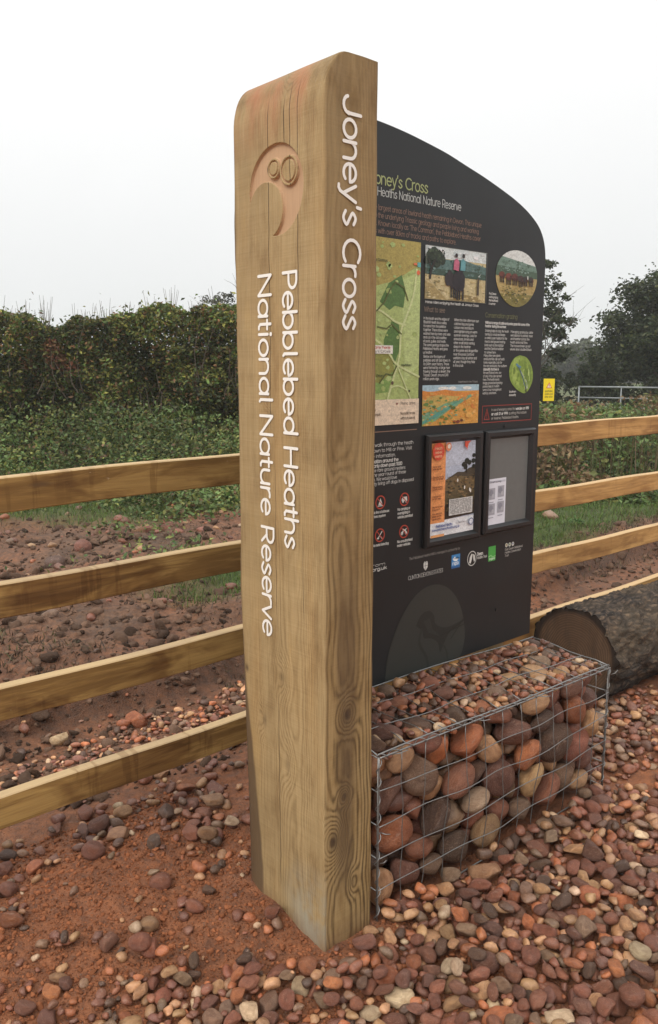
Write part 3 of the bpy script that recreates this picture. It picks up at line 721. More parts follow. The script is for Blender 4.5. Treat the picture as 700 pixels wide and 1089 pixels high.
for (kx, ky, kz, s, sz, amp, dk) in [(.035, .0, .335, .040, .070, .048, .9), (.075, .0, .46, .022, .03, .03, .8), (.085, 0, .70, .03, .05, .035, 1), (.11, 0, .18, .02, .04, .02, .4), (0, .27, .62, .03, .05, .03, .5), (0, .22, 1.52, .03, .03, .03, .6), (0, .16, .52, .03, .07, .03, .35), (0, .355, .76, .022, .03, .03, .8), (0, .18, .78, .03, .05, .025, .35), (.06, 0, 1.32, .03, .07, .02, .2)]:
    q = t.math('ADD', t.math('ADD', t.math('POWER', t.math('ABSOLUTE', t.math('DIVIDE', t.math('SUBTRACT', x, kx), s)), 2), t.math('POWER', t.math('ABSOLUTE', t.math('DIVIDE', t.math('SUBTRACT', y, ky), s)), 2)), t.math('POWER', t.math('ABSOLUTE', t.math('DIVIDE', t.math('SUBTRACT', z, kz), sz)), 2))
    g = t.math('EXPONENT', t.math('MULTIPLY', q, -.8)); r2 = t.math('ADD', r2, t.math('MULTIPLY', g, amp)); kn.append(t.math('MULTIPLY', t.math('EXPONENT', t.math('MULTIPLY', q, -7.0)), dk))
ring = t.math('ADD', t.math('MULTIPLY', t.math('SINE', t.math('MULTIPLY', r2, 2*math.pi/.0058)), .5), .5)
ring = t.math('POWER', ring, 1.7)
streak = t.noise(t.scale(oc, (95, 95, 1.6), (3, 1, 0)), 1, 4, .7)
fib = t.noise(t.scale(oc, (170, 170, 5)), 1, 4, .65); saw = t.noise(t.scale(oc, (5, 5, 260)), 1, 3, .6); blo = t.noise(t.scale(oc, (5, 5, 2.4)), 1, 4, .6); blo2 = t.noise(t.scale(oc, (9, 9, 1.1), (4, 2, 0)), 1, 3, .5)
leftness = t.mr(x, .004, .012, 1, 0)                                   # the wide sawn face: fainter grain
rc = t.math('MULTIPLY', ring, t.math('MULTIPLY', t.mr(t.math('ADD', z, t.math('MULTIPLY', blo, .8)), .9, 2.1, 1.0, .30), t.math('SUBTRACT', .85, t.math('MULTIPLY', leftness, .52))))
tone = t.math('ADD', t.math('ADD', t.math('MULTIPLY', rc, t.mr(streak, .3, .7, .30, .80)), t.math('ADD', t.math('MULTIPLY', fib, .26), t.math('MULTIPLY', t.math('SUBTRACT', streak, .3), .30))), t.math('MULTIPLY', saw, .25))
col = t.ramp(tone, [(.15, (.470, .338, .172)), (.40, (.355, .246, .115)), (.68, (.215, .142, .064)), (1, (.085, .056, .028))])
col = t.mix(t.mr(blo, .42, .72, 0, .55), col, t.mix(1, col, (.62, .60, .58, 1), 'MULTIPLY'))
col = t.mix(t.mr(blo2, .5, .75, 0, .45), col, t.mix(1, col, (1.12, .95, .75, 1), 'MULTIPLY'))
smu = t.noise(t.scale(oc, (11, 11, 3.2), (7, 1, 2)), 1, 5, .68); smu0 = smu
# greenish preservative bloom up the narrow face
col = t.mix(t.math('MULTIPLY', t.mr(z, .9, 1.7, 0, .38), t.math('SUBTRACT', 1, leftness)), col, t.mix(fib, (.19, .145, .078, 1), (.32, .245, .14, 1)))
col = t.mix(t.math('MULTIPLY', t.math('SUBTRACT', 1, leftness), t.mr(smu0, .3, .6, .35, 1)), col, t.mix(1, col, (.80, .74, .64, 1), 'MULTIPLY'))  # narrow face darkened: its weaker light put into the colour, plus slight stain
dk_ = t.math('MULTIPLY', t.math('MULTIPLY', t.mr(z, .12, .30), t.mr(z, .95, 1.25, 1, 0)), t.math('MULTIPLY', t.mr(t.math('ABSOLUTE', t.math('SUBTRACT', x, t.math('ADD', .035, t.math('MULTIPLY', wn1, .09)))), .018, .045, 1, 0), t.math('SUBTRACT', 1, leftness)))
col = t.mix(t.math('MULTIPLY', dk_, .72), col, t.mix(fib, (.075, .045, .022, 1), (.15, .092, .045, 1)))
col = t.mix(t.mr(smu, .50, .66, 0, .8), col, t.mix(1, col, (.66, .60, .54, 1), 'MULTIPLY'))
col = t.mix(t.mr(smu, .42, .30, 0, .35), col, t.mix(1, col, (1.28, 1.24, 1.05, 1), 'MULTIPLY'))
wz = t.n('ShaderNodeMapRange', interpolation_type='SMOOTHSTEP'); t.put(wz.inputs[0], z); wz.inputs[1].default_value = .95; wz.inputs[2].default_value = .05
wy = t.math('SUBTRACT', y, t.math('SUBTRACT', PD-.008, t.math('ADD', t.math('MULTIPLY', wz.outputs[0], .085), t.math('MULTIPLY', t.math('SUBTRACT', wn2, .5), .03))))
col = t.mix(t.mr(wy, -.004, .008, 0, .85), col, t.mix(streak, (.055, .035, .020, 1), (.14, .085, .045, 1)))
for q in kn: col = t.mix(q, col, (.055, .032, .018, 1))
# red primer stain along the rounded head
st = t.math('MULTIPLY', t.mr(z, 2.19, 2.33), t.mr(t.noise(t.scale(oc, (16, 16, 2.5), (1, 3, 0)), 1, 4, .6), .38, .62, 0, .62)); st = t.math('MULTIPLY', st, t.mr(y, .03, .07)); st = t.math('MULTIPLY', st, t.mr(x, .06, .085, 1, 0))
col = t.mix(st, col, (.42, .17, .085, 1))
# pale mortar smear by the foot of the wide face
sm = t.math('MULTIPLY', t.math('MULTIPLY', t.mr(z, .26, .10), t.mr(y, .20, .08)), t.mr(t.noise(oc, 14, 4), .35, .55)); sm = t.math('MULTIPLY', sm, leftness)
col = t.mix(t.math('MULTIPLY', sm, .75), col, (.33, .31, .24, 1))
dirt = t.math('MULTIPLY', t.mr(t.math('ADD', z, t.math('MULTIPLY', t.noise(oc, 20, 4), .12)), .14, .02, 0, .7), 1)
col = t.mix(dirt, col, (.17, .085, .045, 1))
# drying cracks in the wide face
cr = None
for (cy0, z0, z1, wd) in [(.221, 1.45, 2.34, .0010), (.13, 2.05, 2.36, .0011), (.10, 1.72, 2.36, .0009), (.20, .1, .72, .0009), (.205, .9, 1.4, .0007), (.085, .95, 1.25, .0006), (.155, 2.18, 2.33, .0014)]:
    wv = t.math('MULTIPLY', t.math('SUBTRACT', t.noise(t.scale(oc, (0, 0, 5), (cy0*50, 0, 0)), 1, 3), .5), .012)
    dist = t.math('ABSOLUTE', t.math('SUBTRACT', t.math('SUBTRACT', y, cy0), wv))
    m_ = t.math('MULTIPLY', t.mr(dist, wd*.6, wd*1.6, 1, 0), t.math('MULTIPLY', t.mr(z, z0, z0+.06), t.mr(z, z1-.05, z1, 1, 0))); m_ = t.math('MULTIPLY', m_, t.mr(x, .08, .09, 1, 0))
    cr = m_ if cr is None else t.math('MAXIMUM', cr, m_)
col = t.mix(t.math('MULTIPLY', cr, .85), col, (.035, .02, .012, 1))
t.bump(t.math('SUBTRACT', t.math('ADD', t.math('MULTIPLY', fib, .5), t.math('ADD', t.math('MULTIPLY', saw, .45), t.math('MULTIPLY', ring, -.35))), t.math('MULTIPLY', cr, 2)), .55, .0025)
M_POST = t.fin(col, t.mr(fib, .3, .7, .62, .85), 0, .3)
t = NT('fresh_cut_wood'); oc = t.obj(); fb_ = t.noise(t.scale(oc, (120, 120, 6)), 1, 4, .6); rt_ = t.noise(t.scale(oc, (10, 40, 40)), 1, 2)
M_CUT = t.fin(t.mix(fb_, (.56, .365, .215, 1), (.40, .245, .140, 1)), .75, 0, .3)
t.bump(fb_, .4, .002)

post = empty('sign_post', (PX, PY, 0), 'massive upright timber gatepost with white carved lettering and crescent mark', 'sign post')
def sub_mesh(name, keep, mat):
    Fs = F[keep]; us, inv = np.unique(Fs, return_inverse=True)
    return link(name, mesh_np(name, V[us], inv.reshape(Fs.shape), True), mat, post)
sub_mesh('carved_emblem', ef, M_CUT)
body = sub_mesh('timber_post', ~ef, M_POST)
mb = MB(); top = loops[-1]; mb.add([p+np.array([0, 0, .0]) for p in top[::1]], [tuple(range(len(top)-1, -1, -1))]); mb.build('post_top', M_POST, post)
body2 = None
M_WHITE = flat((236, 232, 224), .45, var=.04)
mb = MB()
LX = -.0022
def post_text(s, ybase, ztop, zbot, em, wd):      # wide face, reading downwards
    text(mb, s, (LX, ybase-PY, ztop), (0, 0, -1), (0, -1, 0), (-1, 0, 0), em, wd, width=ztop-zbot)
post_text('Pebblebed Heaths', 1.7555, 1.899, 1.160, .080, .050)
o = mb.build('lettering', M_WHITE, post); o['label'] = 'white line reading Pebblebed Heaths'
mb = MB(); post_text('National Nature Reserve', 1.8630, 1.899, .885, .080, .050)
o = mb.build('lettering', M_WHITE, post); o['label'] = 'white line reading National Nature Reserve'
mb = MB(); text(mb, "Joney's Cross", (1.4435-PX, -.0024, 2.304), (0, 0, -1), (1, 0, 0), (0, -1, 0), .083, .050, width=2.304-1.742)
o = mb.build('lettering', M_WHITE, post); o['label'] = "white line reading Joney's Cross on the narrow face"

# ------------------------------------------------------------------ information board
BX0, BX1, BZ0, BY = 1.574, 2.834, .552, 1.955
panel = empty('information_board', (2.2, BY, 0), 'dark grey information board with curved top, map, photos and notices', 'information board')
OX, OY = -2.2, -BY
curve_ = [(1.574, 2.412), (1.75, 2.412), (1.915, 2.404), (2.03, 2.393), (2.122, 2.380), (2.24, 2.360), (2.338, 2.337), (2.44, 2.313), (2.546, 2.284), (2.63, 2.258), (2.70, 2.230), (2.755, 2.200), (2.79, 2.172), (2.815, 2.137), (2.829, 2.095), (2.834, 2.05)]
curve_ = S(*curve_)
out = [(BX0, BZ0), (BX1, BZ0)]+curve_[::-1]
n = len(out)
mb = MB(); mb.add([(p[0]+OX, 0, p[1]) for p in out]+[(p[0]+OX, .018, p[1]) for p in out], [tuple(range(n)), tuple(range(2*n-1, n-1, -1))]+[(i, i+n, (i+1) % n+n, (i+1) % n) for i in range(n)])
t = NT('board_laminate'); oc = t.obj(); n1 = t.noise(oc, 6, 5, .6); n2 = t.noise(t.scale(oc, (30, 30, 4)), 1, 4)
t.bump(n2, .04, .002)
M_BOARD = t.fin(t.mix(n1, (.0118, .0138, .0148, 1), (.0168, .0192, .0204, 1)), t.mr(n1, .3, .7, .36, .50), 0, .36)
mb.build('board', M_BOARD, panel)
mb = MB()
for xa in (1.70, 2.63):
    mb.box(xa-.055+OX, xa+.055+OX, .020, .095, -.2, 1.95, 0, .004)
t = NT('softwood_leg'); oc = t.obj(); f1 = t.noise(t.scale(oc, (60, 60, 3)), 1, 4); M_LEG = t.fin(t.mix(f1, (.40, .26, .12, 1), (.24, .15, .07, 1)), .75); t.bump(f1, .3, .003)
# two separate legs
for xa in (1.70, 2.63):
    m2 = MB(); m2.box(xa-.055+OX, xa+.055+OX, .020, .095, -.2, 1.95, 0, .004); m2.build('support_leg', M_LEG, panel)

def q3(a, z, off): return (a+OX, -off, z)
class Art:
    """flat printed artwork: polygons laid on the board in order, each a hair above the last"""
    def __init__(s, base=.0012, photo=False): s.photo = photo; s.mb = MB(); s.mats = []; s.off = base; s.ml = None
    def mi(s, c, rough=.42):
        m = flat(c, rough, var=.34 if s.photo else .08, sc_=60, art=s.photo)
        if m not in s.mats: s.mats.append(m)
        return s.mats.index(m)
    def poly(s, pts, c, up=True):
        s.mb.add([q3(p[0], p[1], s.off) for p in pts], [tuple(range(len(pts)))] if area(pts) > 0 else [tuple(range(len(pts)-1, -1, -1))], s.mi(c))
        if up: s.off += .00012
    def rect(s, a0, a1, z0, z1, c): s.poly([(a0, z0), (a1, z0), (a1, z1), (a0, z1)], c)
    def disc(s, a, z, r, c, rz=None, n=24, rot=0, k=1): s.poly([(a+r*math.cos(q)*math.cos(rot)-(rz or r)*math.sin(q)*math.sin(rot), z+r*math.cos(q)*math.sin(rot)+(rz or r)*math.sin(q)*math.cos(rot)) for q in [2*math.pi*i/n for i in range(n)]], c)
    def line(s, pts, wd, c):
        V, F_ = ribbon(pts, wd); s.mb.add([q3(p[0], p[1], s.off) for p in V], F_, s.mi(c)); s.off += .00012
    def specks(s, n, box, cols, sz, asp=.6, keep=None):
        o0 = s.off
        for i in range(n):
            x_, z_ = random.uniform(box[0], box[1]), random.uniform(box[2], box[3])
            r_ = sz*random.uniform(.4, 1.3); x_ = min(max(x_, box[0]+r_), box[1]-r_); z_ = min(max(z_, box[2]+r_*asp), box[3]-r_*asp)
            if keep and not (keep(x_, z_) and keep(x_+r_, z_) and keep(x_-r_, z_) and keep(x_, z_+r_*asp) and keep(x_, z_-r_*asp)): continue
            s.off = o0+.00004*(i % 9); m_ = random.randint(5, 7); p0 = random.uniform(0, 6)
            s.poly([(x_+r_*random.uniform(.6, 1)*math.cos(p0+2*math.pi*k/m_), z_+asp*r_*random.uniform(.6, 1)*math.sin(p0+2*math.pi*k/m_)) for k in range(m_)], random.choice(cols), False)
        s.off = o0+.0004
    def text(s, tx, a, z, em, c, w=.04, width=None, rot=0, sx=1.0):
        d = (math.cos(rot), 0, math.sin(rot)); u_ = (-math.sin(rot), 0, math.cos(rot))
        r = text(s.mb, tx, q3(a, z, 0), d, u_, (0, -1, 0), em, w, width, s.mi(c), s.off, sx=sx); return r
    def build(s, name, parent=None, label=None):
        o = s.mb.build(name, s.mats, parent or panel)
        if label: o['label'] = label
        return o
def area(p): return sum(p[i][0]*p[(i+1) % len(p)][1]-p[(i+1) % len(p)][0]*p[i][1] for i in range(len(p)))
def clipmask(pts, inside): return [p for p in pts if inside(p)]

W_ = (208, 208, 202); G_ = (156, 164, 112); TAN = (140, 112, 96)
def fit(full, seen, xs, xe):
    k = (xe-xs)/text_width(seen); return xe-k*text_width(full), k*text_width(full)
a = Art(); x_, w_ = fit("Joney's Cross", "oney's Cross", 1.905, 2.150); a.text("Joney's Cross", x_, 2.219, .049, G_, .044, width=w_); a.build('heading', label="pale green heading reading Joney's Cross")
a = Art(); x_, w_ = fit('Pebblebed Heaths National Nature Reserve', 'Heaths National Nature Reserve', 1.914, 2.321); a.text('Pebblebed Heaths National Nature Reserve', x_, 2.184, .036, (190, 194, 190), .036, width=w_); a.build('subheading')
a = Art()
for i, (p_, s_, e_) in enumerate([('One of the ', 'largest areas of lowland heath remaining in Devon. This unique', 2.434), ('place is due to ', 'the underlying Triassic geology and people living and working', 2.42), ('the land. ', "Known locally as 'The Common', the Pebblebed Heaths cover", 2.432), ('1,200 hectares ', 'with over 80km of tracks and paths to explore.', 2.299)]):
    x_, w_ = fit(p_+s_, s_, 1.919, e_); a.text(p_+s_, x_, 2.141-i*.0235, .0225, TAN, .036, width=w_)
a.build('introduction')
# map
a = Art(.0012, True)
a.rect(1.62, 2.120, 1.546, 2.060, (166, 182, 112))
a.poly([(1.62, 1.93), (1.80, 1.88), (2.0, 1.93), (2.120, 1.99), (2.120, 2.060), (1.62, 2.060)], (164, 150, 82))
a.poly([(2.03, 1.93), (2.120, 1.97), (2.120, 1.66), (2.05, 1.60), (2.04, 1.80)], (178, 194, 128))
a.poly([(1.93, 1.86), (1.97, 1.92), (2.03, 1.95), (2.05, 1.90), (2.04, 1.845), (2.0, 1.85), (1.975, 1.835)], (84, 118, 62))
a.poly([(1.95, 1.74), (1.985, 1.80), (2.02, 1.79), (2.03, 1.72), (2.0, 1.66), (1.955, 1.665)], (86, 120, 60))
a.poly([(1.62, 1.74), (1.76, 1.77), (1.90, 1.74), (1.99, 1.69), (2.0, 1.64), (1.93, 1.60), (1.80, 1.62), (1.62, 1.6)], (140, 142, 72))
a.poly([(1.62, 1.60), (1.80, 1.62), (1.93, 1.60), (2.0, 1.64), (1.97, 1.57), (1.62, 1.546)], (126, 158, 84))
a.poly([(1.70, 1.95), (1.84, 1.97), (1.87, 2.04), (1.72, 2.05)], (146, 158, 84))
a.poly([(1.63, 1.80), (1.75, 1.83), (1.8, 1.79), (1.7, 1.75)], (100, 130, 66))
a.specks(120, (1.63, 2.112, 1.552, 2.052), [(164, 182, 112), (156, 174, 102), (172, 190, 122)], .014, .7)
for pts, wd in [([(2.10, 1.97), (2.09, 1.90), (2.07, 1.85), (2.05, 1.81), (2.03, 1.77), (2.025, 1.70), (2.015, 1.66), (1.99, 1.60), (1.97, 1.546)], .0045), ([(1.62, 1.86), (1.78, 1.85), (1.92, 1.835), (2.0, 1.80), (2.05, 1.79)], .0035), ([(1.85, 1.76), (1.93, 1.73), (1.98, 1.69), (2.012, 1.66), (2.120, 1.62)], .0035), ([(2.012, 1.66), (2.06, 1.58), (2.08, 1.546)], .0028), ([(1.985, 1.585), (2.02, 1.59), (2.06, 1.575)], .0022), ([(1.62, 1.66), (1.74, 1.69), (1.85, 1.76)], .003)]:
    a.line(S(*pts), wd, (198, 208, 150))
for pts in [[(1.915, 1.83), (1.95, 1.86), (1.975, 1.90), (2.0, 1.925), (2.04, 1.91), (2.06, 1.87)], [(1.92, 1.78), (1.96, 1.775), (1.985, 1.79), (2.03, 1.76)], [(1.93, 1.60), (1.96, 1.63), (1.99, 1.625), (2.01, 1.655)], [(1.64, 1.9), (1.72, 1.88), (1.8, 1.91), (1.88, 1.88)]]:
    a.line(pts, .0025, (92, 98, 52))
a.disc(2.108, 1.962, .008, (220, 110, 70)); a.rect(2.085, 2.1, 1.985, 1.992, (226, 120, 82)); a.rect(2.102, 2.118, 1.98, 1.995, (96, 170, 170))
a.rect(1.86, 1.99, 1.695, 1.722, (232, 226, 214)); a.text('You are here', 1.868, 1.711, .012, (190, 70, 60), .06, width=.11); a.text("Joney's Cross", 1.868, 1.699, .011, (60, 50, 46), .05, width=.11)
a.text('Aylesbeare Common', 1.86, 1.985, .012, (84, 84, 50), .06, width=.10); a.text('Venn Ottery', 1.88, 1.62, .012, (70, 80, 44), .06, width=.07); a.text('Hawkerland', 2.03, 1.655, .011, (60, 70, 44), .06, width=.05)
a.disc(2.072, 1.572, .004, (70, 60, 50)); a.disc(1.99, 1.60, .006, (90, 70, 54))
a.rect(1.62, 2.120, 1.462, 1.546, (222, 203, 178))
for i, (tl, tr) in enumerate([('Footpath', 'Picnic area'), ('Bridleway', ''), ('Road or track', 'No public access'), ('Car park', 'without permit')]):
    z_ = 1.527-i*.0165
    a.line([(1.80, z_+.004), (1.85, z_+.004)], .0015, (150, 90, 60)); a.text(tl, 1.862, z_, .0125, (92, 80, 70), .05)
    if tr: a.text(tr, 2.03, z_, .0125, (92, 80, 70), .05, width=.072)
a.disc(2.012, 1.531, .004, (120, 60, 50))
a.build('map', label='green printed map with pale roads and cream key')
a = Art(); a.line([(1.60, 1.4405), (2.115, 1.4405)], .0014, TAN); a.build('divider_rule')
# riders photograph
a = Art(photo=True); x0, x1, z0, z1 = 2.143, 2.466, 1.880, 2.055
a.rect(x0, x1, z0, z1, (190, 176, 132))
a.rect(x0, x1, 2.018, z1, (206, 214, 212)); 
a.poly([(x0, 1.975), (x1, 1.972), (x1, 2.005), (2.40, 2.012), (2.34, 2.022), (2.27, 2.016), (x0, 2.02)], (88, 116, 112))
a.poly([(x0, 1.962), (x1, 1.960), (x1, 1.978), (2.4, 1.985), (x0, 1.982)], (60, 82, 70))
a.poly([(x0, 1.880), (2.26, 1.880), (2.22, 1.905), (2.18, 1.93), (x0, 1.94)], (158, 140, 92))
a.poly([(2.25, 1.88), (2.46, 1.88), (2.42, 1.90), (2.34, 1.905)], (140, 122, 78))
a.specks(170, (x0, x1, z0, 1.962), [(172, 156, 108), (206, 192, 150), (150, 134, 90), (186, 168, 120), (128, 120, 84)], .009, .35)
a.specks(90, (x0, x1, 1.963, 2.016), [(70, 94, 84), (96, 122, 116), (82, 106, 96), (110, 134, 130), (58, 78, 66)], .009, .5)
a.specks(30, (x0, x1, 2.024, z1), [(214, 220, 220), (196, 206, 206), (222, 226, 226)], .02, .3)
for cx_, cz_, r_ in [(2.165, 2.02, .022), (2.185, 2.03, .024), (2.21, 2.022, .022), (2.228, 2.012, .016), (2.15, 2.005, .012), (2.2, 2.005, .02)]: a.disc(cx_, cz_, r_, (44, 56, 42), n=9)
a.specks(60, (2.15, 2.24, 1.998, 2.048), [(36, 48, 36), (58, 72, 52), (30, 40, 32), (74, 88, 66)], .006, .8)
a.line([(2.165, 1.95), (2.17, 1.98), (2.19, 2.01)], .005, (40, 38, 32)); a.line([(2.17, 1.985), (2.155, 2.01)], .003, (40, 38, 32))
a.poly([(2.24, 1.96), (2.265, 1.985), (2.285, 1.97), (2.30, 1.95), (2.30, 1.915), (2.265, 1.93), (2.25, 1.93), (2.243, 1.94)], (48, 42, 44))
for lx in (2.275, 2.288, 2.298): a.line([(lx, 1.93), (lx, 1.893)], .0035, (40, 36, 38))
a.poly([(2.283, 1.93), (2.285, 1.968), (2.305, 1.985), (2.33, 1.984), (2.347, 1.965), (2.346, 1.93), (2.335, 1.915), (2.30, 1.915)], (38, 34, 38))
for lx in (2.308, 2.32, 2.338): a.line([(lx, 1.92), (lx-.001, 1.888)], .0042, (34, 30, 34))
a.poly([(2.283, 1.985), (2.287, 2.018), (2.302, 2.024), (2.315, 2.012), (2.312, 1.982)], (186, 100, 124)); a.disc(2.298, 2.033, .0075, (50, 36, 36), n=10)
a.poly([(2.320, 1.985), (2.322, 2.018), (2.335, 2.025), (2.348, 2.015), (2.346, 1.985)], (98, 152, 158)); a.disc(2.336, 2.034, .0075, (40, 36, 36), n=10)
a.poly([(2.413, 1.905), (2.415, 1.965), (2.424, 1.965), (2.425, 1.905)], (76, 66, 52)); a.poly([(2.417, 1.968), (2.435, 1.982), (2.424, 1.970)], (220, 220, 214))
a.line([(x0, z0), (x1, z0), (x1, z1), (x0, z1), (x0, z0)], .0006, (120, 120, 112))
a.text('Horse riders enjoying the heath at Joneys Cross', 2.141, 1.866, .0115, W_, .06, width=2.425-2.141)
a.build('photograph', label='printed photograph of two riders on dark horses')
# text columns
a = Art()
a.text('What to see', 2.142, 1.838, .0235, (128, 112, 98), .04, width=2.249-2.142)
def para(a, lines, x, z, dz, em, wmax, c=W_, bold=()):
    wm = max(text_width(l) for l in lines)
    for i, l in enumerate(lines):
        a.text(l, x, z-i*dz, em, c, .075 if i in bold else .042, width=wmax*text_width(l)/wm)
para(a, ['In the heath and the edges of', 'Blackhill Heath lies a valley', 'its name from the pebbles', 'together. These stones were', 'washed here by rivers and seas', 'and cut in the old coastline', 'of pools, gullies and heath.', 'The same geology shapes the', 'Pebblebed Heaths and gives', 'us heather.'], 2.140, 1.812, .0127, .0125, .140)
para(a, ['Below are the layers of', 'pebbles and silt laid down, in', 'its 240m year history. These', 'were formed by a large river', 'flowing through a desert, the', 'Triassic Desert, around 240', 'million years ago.'], 2.143, 1.684, .0127, .0125, .140)
para(a, ['When the late afternoon sun', 'catches ling and gorse,', 'colours rise and bloom', 'and nightjars sing on warm', 'summer evenings. Look for', 'stonechats, linnets and', 'other small birds nesting', 'deep in the heather', 'or the gorse and dragonflies', 'near the pools. Dartford', 'warblers stay all winter and', 'all year, though they hide', 'in the scrub.'], 2.299, 1.812, .0132, .0125, .136)
a.text('Heathland in the Triassic', 2.33, 1.597, .009, (150, 150, 146), .05, width=.11)
a.build('text_block', label='white text columns under What to see')
# painting
a = Art(photo=True); x0, x1, z0, z1 = 2.141, 2.447, 1.449, 1.590
a.rect(x0, x1, z0, z1, (208, 152, 72)); a.rect(x0, x1, 1.568, z1, (160, 188, 200))
for (cx_, rr) in ((2.25, .03), (2.30, .02), (2.38, .025)): a.disc(cx_, 1.578, rr, (222, 224, 218), .006, n=12)
a.poly([(x0, 1.54), (x1, 1.545), (x1, 1.566), (2.36, 1.562), (2.26, 1.574), (2.18, 1.566), (x0, 1.572)], (206, 134, 62))
a.poly([(x0, 1.545), (2.22, 1.555), (2.34, 1.548), (2.3, 1.52), (2.22, 1.50), (x0, 1.50)], (190, 164, 90))
a.poly([(x0, 1.49), (2.2, 1.505), (2.26, 1.525), (2.33, 1.535), (2.40, 1.555), (2.42, 1.552), (2.34, 1.522), (2.28, 1.50), (2.22, 1.47), (2.16, 1.452), (x0, 1.449)], (112, 158, 124))
a.poly([(x0, 1.462), (2.2, 1.487), (2.26, 1.508), (2.27, 1.50), (2.2, 1.472), (x0, 1.455)], (80, 146, 134))
a.poly([(x0, 1.449), (2.18, 1.455), (2.22, 1.47), (2.20, 1.472), (x0, 1.462)], (140, 170, 88))
a.specks(150, (x0, x1, z0, 1.565), [(214, 160, 84), (198, 138, 64), (226, 176, 104), (180, 150, 84), (206, 128, 60)], .010, .4)
a.poly([(x0, 1.462), (2.2, 1.487), (2.26, 1.508), (2.35, 1.54), (2.27, 1.50), (2.2, 1.472), (x0, 1.455)], (84, 148, 134))
a.specks(60, (x0, 2.33, z0, 1.54), [(112, 134, 70), (140, 150, 84), (90, 116, 62), (124, 164, 134)], .008, .45)
for (cx_, cz_, r_, c_) in [(2.16, 1.524, .012, (96, 128, 64)), (2.185, 1.532, .012, (120, 142, 74)), (2.2, 1.515, .010, (84, 110, 58)), (2.235, 1.545, .008, (110, 128, 66)), (2.29, 1.515, .009, (96, 116, 56)), (2.305, 1.508, .011, (84, 104, 50)), (2.365, 1.50, .009, (104, 120, 56)), (2.245, 1.478, .011, (118, 130, 56)), (2.265, 1.47, .010, (98, 116, 54)), (2.33, 1.458, .012, (122, 62, 44)), (2.35, 1.462, .009, (98, 54, 40)), (2.31, 1.46, .008, (150, 84, 50)), (2.41, 1.53, .008, (226, 170, 92)), (2.39, 1.48, .02, (222, 168, 88))]: a.disc(cx_, cz_, r_, c_, r_*.5, n=9)
a.build('painting', label='printed painting of an orange desert with a green river')
# cattle oval
def oval(cx_, cz_, rx, rz, k=0, n=36):
    P_ = []
    for i in range(n):
        q = 2*math.pi*i/n; P_.append((cx_+rx*math.cos(q)*(1+k*math.sin(q)), cz_+rz*math.sin(q)))
    return P_
def clip_band(P_, lo, hi):
    for (c_, sgn) in ((lo, 1), (hi, -1)):
        out_ = []
        for i in range(len(P_)):
            p, q = P_[i], P_[(i+1) % len(P_)]; fp = (p[1]-c_(p[0]))*sgn; fq = (q[1]-c_(q[0]))*sgn
            if fp >= 0: out_.append(p)
            if (fp >= 0) != (fq >= 0): t_ = fp/(fp-fq); out_.append((p[0]+(q[0]-p[0])*t_, p[1]+(q[1]-p[1])*t_))
        P_ = out_
        if not P_: break
    return P_
a = Art(photo=True); OV = oval(2.653, 1.979, .128, .103, .10)
a.poly(OV, (176, 156, 104))
hill = lambda x_: 2.047-.10*(x_-2.6)+.006*math.sin(x_*50)
a.poly(clip_band(OV, hill, lambda x_: 9), (208, 212, 208)); a.poly(clip_band(OV, lambda x_: 2.008, hill), (110, 136, 122)); a.poly(clip_band(OV, lambda x_: 1.985, lambda x_: 2.018-.05*(x_-2.6)), (74, 96, 78)); a.poly(clip_band(OV, lambda x_: 1.93, lambda x_: 1.958), (168, 146, 90)); a.poly(clip_band(OV, lambda x_: 1, lambda x_: 1.915+.01*math.sin(x_*60)), (126, 118, 62))
inov = lambda x_, z_: ((x_-2.653)/.122)**2+((z_-1.979)/.097)**2 < 1
a.specks(120, (2.53, 2.78, 1.885, 1.955), [(150, 134, 80), (186, 166, 110), (128, 118, 66), (112, 104, 60), (198, 180, 126)], .008, .5, inov)
a.specks(110, (2.53, 2.78, 2.0, 2.045), [(96, 122, 106), (120, 146, 134), (78, 102, 84), (132, 156, 146)], .008, .45, inov)
for i, (bx, bz, c_, s_) in enumerate([(2.560, 1.988, (104, 54, 42), 1), (2.60, 1.984, (112, 58, 46), 1.1), (2.637, 1.984, (92, 52, 44), 1.1), (2.672, 1.980, (64, 48, 44), 1.05), (2.70, 1.980, (56, 48, 46), .9), (2.735, 1.98, (60, 54, 50), .9)]):
    a.disc(bx, bz, .018*s_, c_, .012*s_, n=12)
    for lx in (-.01, -.003, .006, .011): a.line([(bx+lx*s_, bz-.006), (bx+lx*s_, bz-.026*s_)], .0022, (50, 36, 32))
    a.disc(bx+.012*s_, bz-.004, .006*s_, (74, 44, 38), .008*s_, n=8)
a.rect(2.711, 2.716, 1.98, 1.992, (226, 226, 220))
for i in range(26): bx = 2.57+.16*random.random(); bz = 1.895+.05*random.random(); a.disc(bx, bz, .006, random.choice([(98, 92, 50), (140, 130, 70), (76, 78, 44)]), .003, n=7)
for i, l in enumerate(['Red Devon', 'cattle grazing', 'the heathland', 'in summer']): a.text(l, 2.478, 1.912-i*.0118, .0105, W_, .06, width=.052*text_width(l)/text_width('cattle grazing'))
a.build('photograph', label='oval printed photograph of brown cattle on heath')
a = Art(); a.text('Conservation grazing', 2.472, 1.832, .023, (112, 114, 76), .036, width=2.665-2.472)
para(a, ['Without a range of cattle and ponies graze this scene of the', 'heather during the summer.'], 2.473, 1.809, .0125, .0125, .272, W_, (0, 1))
para(a, ['Grazing helps to stop the heath', 'turning to scrub and keeps', 'a varied, open habitat for the', 'insects and ground nesting', 'birds such as the nightjar', 'and the Dartford warbler', 'to survive here.'], 2.473, 1.780, .0130, .0125, .142)
